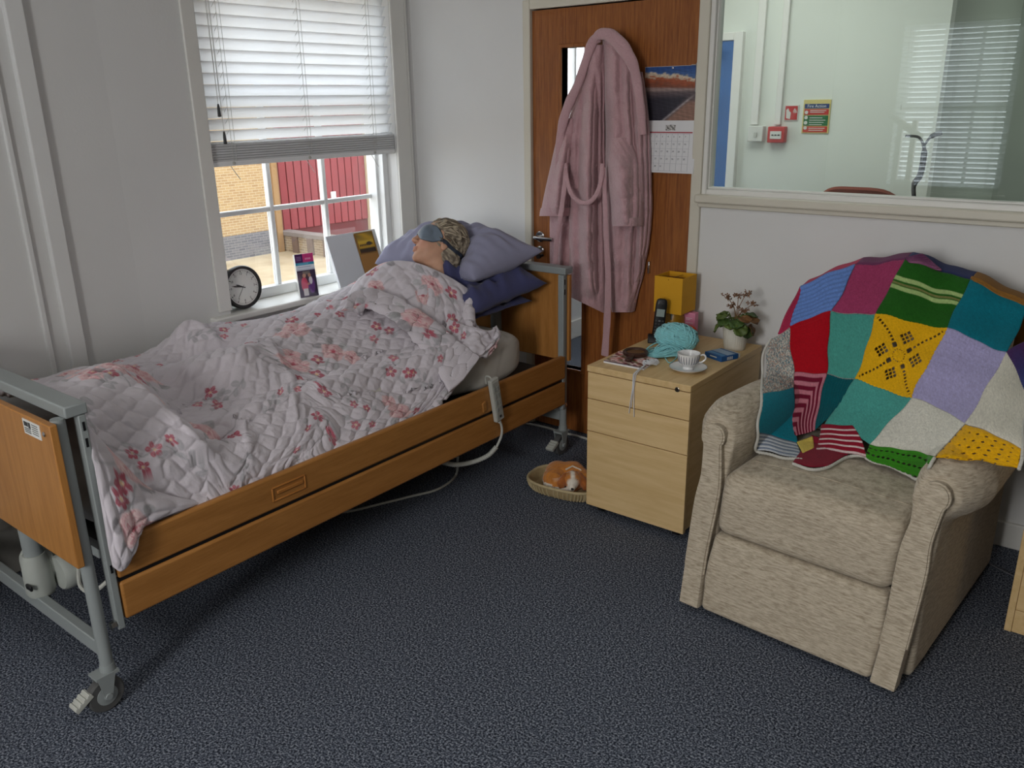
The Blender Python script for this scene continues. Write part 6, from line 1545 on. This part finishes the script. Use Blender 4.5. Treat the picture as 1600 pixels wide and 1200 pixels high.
def knit(u, v, kind, cols):
    """height (metres), sRGB colour and hole mask of a patch"""
    c = [np.asarray(q, float) for q in cols]; C = np.empty(u.shape+(3,)); C[:] = c[0]; H = np.zeros(u.shape); hole = np.zeros(u.shape, bool)
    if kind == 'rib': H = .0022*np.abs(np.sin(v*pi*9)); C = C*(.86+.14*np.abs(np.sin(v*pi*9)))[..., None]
    elif kind == 'ribv': H = .0022*np.abs(np.sin(u*pi*11))
    elif kind == 'cable': H = .0030*np.abs(np.sin(u*pi*6))*(.7+.3*np.sin(v*60+np.floor(u*6)*2))
    elif kind == 'stock': H = .0008*np.sin(u*150)*np.sin(v*150)
    elif kind == 'garter': H = .0012*np.sin(v*pi*44)
    elif kind == 'seed': H = .0022*(np.sin(u*2*pi*9+(np.floor(v*16) % 2)*pi) > .55)*(np.sin(v*pi*32) > 0)
    elif kind == 'bands': m = ((v > .30) & (v < .38)) | ((v > .46) & (v < .54)); C[m] = c[1]; C[(v > .40) & (v < .44)] = c[2]; H = .0008*np.sin(u*150)*np.sin(v*150)
    elif kind == 'stripe': k = (np.floor(v*len(cols)*cols_rep) % len(cols)).astype(int); C = np.array(c)[k]; H = .0016*np.abs(np.sin(v*len(cols)*cols_rep*pi))
    elif kind == 'mitre': k = (np.floor(np.maximum(u, 1-v)*14) % len(cols)).astype(int); C = np.array(c)[k]; H = .0016*np.abs(np.sin(np.maximum(u, 1-v)*14*pi))
    elif kind == 'stripev': k = (np.floor(u*11+.8*np.sin(v*4)) % len(cols)).astype(int); C = np.array(c)[k]; H = .0016*np.abs(np.sin((u*11+.8*np.sin(v*4))*pi))
    elif kind == 'speckle':
        g = np.random.default_rng(4); k = g.integers(0, len(cols), u.shape); C = np.array(c)[k]; H = .0018*g.random(u.shape)
    elif kind == 'lace':
        x, y = u-.5, v-.5; H = .0010*np.sin(u*90)*np.sin(v*90); r = np.hypot(x, y); 
        d1 = (np.abs(x-y) < .020) | (np.abs(x+y) < .020); hole |= d1 & (np.sin(r*110) > .1) & (r > .14) & (r < .64)
        for k in range(4):
            t = k*pi/2+pi/4; hx, hy = .165*cos(t), .165*sin(t); hole |= np.hypot(x-hx, y-hy) < .036
            t = k*pi/2; cx_, cy_ = .27*cos(t), .27*sin(t)
            for i in range(-2, 3):
                for j in range(-2, 3):
                    if abs(i)+abs(j) <= 3 and (i+j) % 2 == 0: hole |= np.hypot((x-cx_-i*.040)/.020, (y-cy_-j*.036)/.024) < 1
        hole |= (np.abs(np.sin(np.arctan2(y, x)*8)) > .93) & (np.abs(r-.09) < .016); H = H+.002*np.exp(-((r-.2)/.06)**2)
    elif kind == 'granny': H = .0034*np.abs(np.sin(u*pi*7))*np.abs(np.sin(v*pi*5)); hole = (np.abs(np.sin(u*pi*7)) < .30) & (np.abs(np.sin(v*pi*5+.6)) < .42)
    elif kind == 'lacerow': H = .0014*np.abs(np.sin(v*pi*6)); hole = (np.sin(u*pi*22) > .55) & (np.abs(np.sin(v*pi*2.5)) > .93)
    elif kind == 'melt': C = c[0]+(c[1]-c[0])*np.clip(v+.2*np.sin(u*7), 0, 1)[..., None]; H = .0012*np.sin(v*pi*40)
    return H, C, hole
cols_rep = 5
def patch(name, quad, kind, cols, n=56, lift=.004, bulge=.0):
    q = np.array(quad, float)        # TL TR BR BL
    n = 112 if kind in ('lace',) else n
    u, v = np.meshgrid(np.linspace(0, 1, n), np.linspace(0, 1, n), indexing='ij')
    P2 = ((1-u)*(1-v))[..., None]*q[0]+(u*(1-v))[..., None]*q[1]+(u*v)[..., None]*q[2]+((1-u)*v)[..., None]*q[3]
    H, C, hole = knit(u, v, kind, cols)
    e = np.minimum(np.minimum(u, 1-u), np.minimum(v, 1-v)); puff = .004*np.clip(e*9, 0, 1)**.5
    P = bl(P2[..., 0], P2[..., 1], H+puff+lift+bulge*np.sin(pi*u)*np.sin(pi*v))
    g = np.random.default_rng(int(abs(q.sum())) % 9999); C = C*(1+g.normal(0, .035, u.shape))[..., None]
    m = MB().grid(P, lin(np.clip(C, 0, 255)))
    if hole.any():
        I = np.arange(n*n).reshape(n, n); bad = set(I[hole].tolist()); m.f = [f for f in m.f if sum(i in bad for i in f) < 2]
    o = m.build('patch', M_KNIT, blk, smooth=180, color=True, solid=.004, off=-1)
    o['label'] = name
    return o
v00, v01, v02, v03, v04 = (1250, 447), (1335, 414), (1412, 406), (1519, 439), (1604, 480)
v10, v11, v12, v13, v14 = (1235, 510), (1300, 487), (1372, 491), (1478, 514), (1576, 552)
v20, v21, v22, v23, v24 = (1240, 584), (1289, 583), (1337, 594), (1426, 622), (1508, 660)
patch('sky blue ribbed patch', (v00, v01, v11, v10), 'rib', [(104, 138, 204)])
patch('raspberry cabled patch', (v01, v02, v12, v11), 'cable', [(156, 60, 98)])
patch('dark green patch with pale stripes', (v02, v03, v13, v12), 'bands', [(36, 92, 28), (162, 186, 120), (120, 120, 70)])
patch('teal plain patch', (v03, v04, v14, v13), 'stock', [(14, 108, 124)])
patch('bright red patch', (v10, v11, v21, v20), 'garter', [(170, 16, 30)])
patch('sea green cabled patch', (v11, v12, v22, v21), 'cable', [(74, 152, 140)])
patch('yellow lace patch with star holes', (v12, v13, v23, v22), 'lace', [(226, 172, 22)])
patch('lilac ribbed patch', (v13, v14, v24, v23), 'garter', [(166, 160, 200)])
patch('burgundy and pink striped patch', (v20, v21, (1274, 670), (1240, 683)), 'mitre', [(112, 24, 48), (190, 118, 132)])
patch('dark petrol patch', (v21, v22, (1320, 636), (1274, 670)), 'ribv', [(10, 84, 92)])
patch('sea green plain patch', (v22, v23, (1357, 693), (1291, 664)), 'stock', [(76, 156, 146)])
patch('white bobbled patch', (v23, v24, (1463, 712), (1357, 693)), 'seed', [(214, 212, 200)])
patch('cream plain patch', (v14, (1602, 618), (1598, 700), v24), 'stock', [(212, 208, 194)])
patch('yellow crochet patch', (v24, (1598, 700), (1591, 731), (1463, 712)), 'granny', [(224, 168, 18)], lift=.006)
patch('grass green lacy patch', ((1357, 694), (1463, 713), (1436, 748), (1353, 713)), 'lacerow', [(56, 132, 30)])
patch('red and white striped patch', ((1287, 664), (1332, 668), (1354, 712), (1273, 702)), 'stripe', [(140, 26, 46), (140, 26, 46), (214, 190, 190)], lift=.008)
patch('crimson hem patch', ((1268, 678), (1330, 706), (1293, 732), (1238, 724)), 'stock', [(134, 26, 48)], lift=.001)
patch('pale yellow hem patch', ((1243, 692), (1268, 680), (1268, 698), (1253, 708)), 'stock', [(220, 194, 92)], n=24, lift=.010)
patch('speckled grey patch', ((1205, 530), (1235, 512), (1239, 609), (1189, 616)), 'speckle', [(120, 140, 146), (180, 176, 164), (92, 116, 124), (176, 140, 124), (210, 206, 196)])
patch('turquoise side patch', ((1189, 616), (1239, 608), (1243, 692), (1186, 676)), 'stock', [(8, 128, 148)])
patch('grey and white wavy striped patch', ((1186, 676), (1243, 691), (1252, 715), (1181, 705)), 'stripe', [(120, 132, 150), (196, 200, 206)])
patch('rose edge patch', ((1237, 470), v00, v10, (1217, 520)), 'garter', [(178, 50, 84)])
patch('plum patch turned over the top', ((1412, 404), (1438, 400), (1470, 420), (1418, 411)), 'melt', [(96, 48, 84), (140, 88, 120)], n=30, lift=.009)
patch('mustard brown edge patch', ((1521, 434), (1606, 472), (1606, 482), (1518, 440)), 'garter', [(140, 98, 44)], n=30, lift=.002)
patch('purple and blue shaded patch', (v14, (1628, 520), (1645, 640), (1602, 618)), 'melt', [(74, 40, 84), (50, 66, 120)])
# part that falls behind the chair back
def back_flap(name, a, b, kind, cols):
    n = 30; s = np.linspace(0, 1, n); ed = bl(a[0]+(b[0]-a[0])*s, a[1]+(b[1]-a[1])*s, 0.006)
    t = np.linspace(0, 1, n); P = np.array([ed+np.array([0, .14*min(1, q*4)**.7, .012*sin(min(1, q*4)*pi)-max(0, q-.2)*.42]) for q in t]); 
    U_, V_ = np.meshgrid(t, s, indexing='ij'); H, C, _ = knit(V_, U_, kind, cols)
    o = MB().grid(P, lin(np.clip(C, 0, 255))).build('patch', M_KNIT, blk, smooth=180, color=True, solid=.004); o['label'] = name
back_flap('plum patch behind the chair back', v01, v02, 'stock', [(110, 56, 92)]); back_flap('brown patch behind the chair back', v03, v04, 'stock', [(140, 98, 44)])
back_flap('navy patch behind the chair back', v02, v03, 'stock', [(44, 52, 96)]); back_flap('rose patch behind the chair back', v00, v01, 'stock', [(178, 50, 84)])
def border(pts, parent=blk, r=.0048):
    c = crom(pts, 24*len(pts)); P = bl(c[:, 0], c[:, 1], .006); P = P+np.outer(np.sin(np.arange(len(P))*1.9)*.0012, [0, 0, 1])
    MB().tube(P, r, 8).build('border', mat('ivory_crochet_edge', (206, 204, 196), .95, bump=.4, bs=400), blk)
border([(1205, 530), (1191, 566), (1189, 616), (1186, 676), (1181, 705), (1215, 714), (1252, 717)])
border([(1238, 724), (1262, 731), (1293, 733), (1322, 716), (1353, 712)]); border([(1353, 714), (1390, 728), (1418, 742), (1432, 750), (1448, 738), (1463, 714)]); border([(1591, 732), (1598, 716), (1599, 700), (1603, 618)])
# seams between patches
ms = MB()
for a, b in ((v10, v11), (v11, v12), (v12, v13), (v13, v14), (v20, v21), (v21, v22), (v22, v23), (v23, v24), (v01, v11), (v11, v21), (v02, v12), (v12, v22), (v03, v13), (v13, v23), (v14, v24), (v00, v10), (v10, v20), (v23, (1357, 693)), (v24, (1463, 712)), (v22, (1291, 664)), (v21, (1274, 670)), (v20, (1240, 683)), (v24, (1598, 700)), ((1357, 693), (1463, 712)), ((1189, 616), (1239, 609)), ((1239, 609), (1243, 692))):
    s = np.linspace(0, 1, 24); ms.tube(bl(a[0]+(b[0]-a[0])*s, a[1]+(b[1]-a[1])*s, .0055+.0012*np.sin(np.arange(24)*2.1)), .0016, 5)
o = ms.build('seam_stitches', mat('pale_seam_wool', (150, 150, 146), .95), blk); o['kind'] = 'stuff'

# ================================================================ PUPPY IN ITS BASKET
pr_ = np.array([cos(YAW), sin(YAW), 0]); pf_ = np.array([-sin(YAW), cos(YAW), 0])
pc = at(884, 757, Z=.03); pc[2] = 0
def pw(P): P = np.asarray(P, float); return pc+P[..., :1]*pr_+P[..., 1:2]*pf_+P[..., 2:]*np.array([0, 0, 1.])
bk = thing('dog_basket', 'shallow woven oval basket on the carpet beside the cabinet', 'basket', tuple(pc))
a_ = np.linspace(0, 2*pi, 120, endpoint=False)
def ov(k, z, zz=0): 
    c_, s_ = np.cos(a_), np.sin(a_); rot = radians(-32); x = .172*k*np.sign(c_)*np.abs(c_)**.72; y = .118*k*np.sign(s_)*np.abs(s_)**.72
    return np.stack([x*cos(rot)-y*sin(rot)+.005, x*sin(rot)+y*cos(rot)+.012, np.full_like(a_, z)], 1)
rib = 1+.012*np.sign(np.sin(a_*30))
m = MB().grid([pw(ov(.80, .003)), pw(ov(.86, .004)*np.array([1, 1, 1])), pw(ov(.94*rib.mean(), .02)), pw(ov(.99, .040)), pw(ov(1.0, .048)), pw(ov(.95, .050)), pw(ov(.90, .042)), pw(ov(.82, .018)), pw(ov(.3, .016))], cv=True)
m.add(pw(ov(.3, .016)), [tuple(range(120))]).add(pw(ov(.80, .003)), [tuple(range(120))])
m.build('basket_shell', mat('straw_weave', (176, 154, 112), .8, var=.12, vs=30, bump=.5, bs=200), bk, smooth=40)
M_ST = mat('basket_stake', (196, 178, 138), .8, var=.1, vs=40)
n = 64; ar = np.linspace(0, 120, n, endpoint=False).astype(int)
lo_, mi_, hi_ = pw(ov(.885, .006)), pw(ov(.965, .022)), pw(ov(1.005, .044))
for i in ar: MB().tube([lo_[i], mi_[i], hi_[i]], .0034, 5).build('basket_stake', M_ST, bk)
MB().tube(pw(ov(.985, .050)), .0062, 8, closed=True).build('basket_rim', M_ST, bk)
pup = thing('toy_puppy', 'curled sleeping tan and white toy spaniel puppy in the basket', 'toy dog', tuple(pc+[0, 0, .018]))
E_ = {}
def dog(P):
    d = cap(P, (-.055, .005, .060), (-.035, .050, .066), .042, .045)
    d = smin(d, cap(P, (-.035, .050, .066), (.035, .048, .064), .045, .045), .02)
    d = smin(d, cap(P, (.035, .048, .064), (.072, .010, .056), .045, .038), .02)
    d = smin(d, cap(P, (-.055, .005, .045), (-.045, -.030, .034), .036, .022), .02)      # haunch
    d = smin(d, cap(P, (-.045, -.032, .030), (-.080, -.012, .030), .016, .014), .012)    # hind paw
    d = smin(d, cap(P, (.06, .0, .04), (.01, -.055, .026), .026, .015), .015)            # foreleg
    d = smin(d, cap(P, (.01, -.055, .026), (-.022, -.050, .024), .015, .014), .01)
    d = smin(d, ell(P, (.028, -.022, .066), (.038, .040, .034)), .012)                   # head
    d = smin(d, cap(P, (.026, -.048, .058), (.022, -.072, .046), .021, .014), .014)      # muzzle
    d = smin(d, cap(P, (-.06, -.005, .04), (-.085, -.03, .03), .014, .008), .01)         # tail
    return d+.0012*fnoise(P, 45, 3)
V, F = sdf_mesh(dog, (-.115, -.1, .010), (.125, .11, .125), .0042)
x, y, z = V.T
tan, wht, drk = lin((196, 126, 56)), lin((232, 224, 210)), lin((150, 88, 38))
n_ = fnoise(V, 16, 5)
C = np.tile(tan, (len(V), 1)); C = C*(1-.25*np.clip(n_, 0, 1))[:, None]+drk*.25*np.clip(n_, 0, 1)[:, None]
w = np.zeros(len(V)); w = np.maximum(w, np.clip((-.050-y)*90, 0, 1)*(np.abs(x-.023) < .03)*(z > .03)); w = np.maximum(w, np.clip(1.6-np.abs(x-.027)/.008, 0, 1)*(y < -.012)*(y > -.06)*(z > .05))
w = np.maximum(w, ((z < .042) & (y < -.02)).astype(float)*np.clip((.0-x)*80+1, 0, 1)); w = np.maximum(w, np.clip(1-np.hypot(x+.045, (y+.01))/.030, 0, 1)*1.5*(z < .075)); w = np.maximum(w, ((x < -.062) & (z < .05)).astype(float))
w = np.clip(w, 0, 1)[:, None]; C = C*(1-w)+wht*w
M_FUR = colmat('plush_fur', .9, .6, 380, sheen=.4)
MB().add(pw(V), F, C).build('body', M_FUR, pup, smooth=180, color=True)
for s in (-1, 1):
    def ear(P, s=s):
        return smin(cap(P, (.028+s*.030, -.018, .078), (.028+s*.050, -.034, .050), .015, .019), cap(P, (.028+s*.050, -.034, .050), (.028+s*.052, -.046, .030), .017, .010), .01)+.001*fnoise(P, 60, 4)
    V, F = sdf_mesh(ear, (-.06, -.09, .0), (.12, .04, .12), .004); MB().add(pw(V), F, np.tile(lin((158, 92, 42)), (len(V), 1))*(1+.12*fnoise(V, 25, 2))[:, None]).build('ear', M_FUR, pup, smooth=180, color=True)
    MB().tube(pw(np.array([(.027+s*.010, -.056, .079), (.027+s*.0165, -.054, .0765), (.027+s*.022, -.049, .076)])), .0013, 6).build('closed_eye', M_BLACK, pup)
MB().ball(pw(np.array([.0215, -.0865, .049])), (.0065, .0055, .005), 8).build('nose', M_BLACK, pup)
# pale collar ribbon
MB().tube(pw(np.array([(.0, .005, .098), (.03, .018, .108), (.062, .008, .096), (.078, -.01, .075)])), .004, 6).build('ribbon', mat('cream_ribbon', (224, 214, 196), .8), pup)

# ================================================================ STORAGE UNIT AT THE RIGHT EDGE
c0 = at(1568, 984, Z=.0)
su = thing('storage_unit', 'maple storage unit whose edge shows at the far right', 'cabinet', (c0[0]+.25, c0[1]+.2, 0))
MB().box(c0[0], c0[0]+.020, c0[1], c0[1]+.42, 0, .74).build('side_panel', M_MAPLE, su, bevel=.0015)
MB().box(c0[0]+.0205, c0[0]+.50, c0[1]+.003, c0[1]+.42, .08, .74).build('body', M_MAPLEF, su, bevel=.0015)
MB().box(c0[0]+.0205, c0[0]+.50, c0[1]+.004, c0[1]+.03, .0, .078).build('plinth', M_MAPLE, su, bevel=.001)
MB().box(c0[0]-.008, c0[0]+.51, c0[1]-.01, c0[1]+.43, .741, .765).build('top', M_MAPLE, su, bevel=.002)
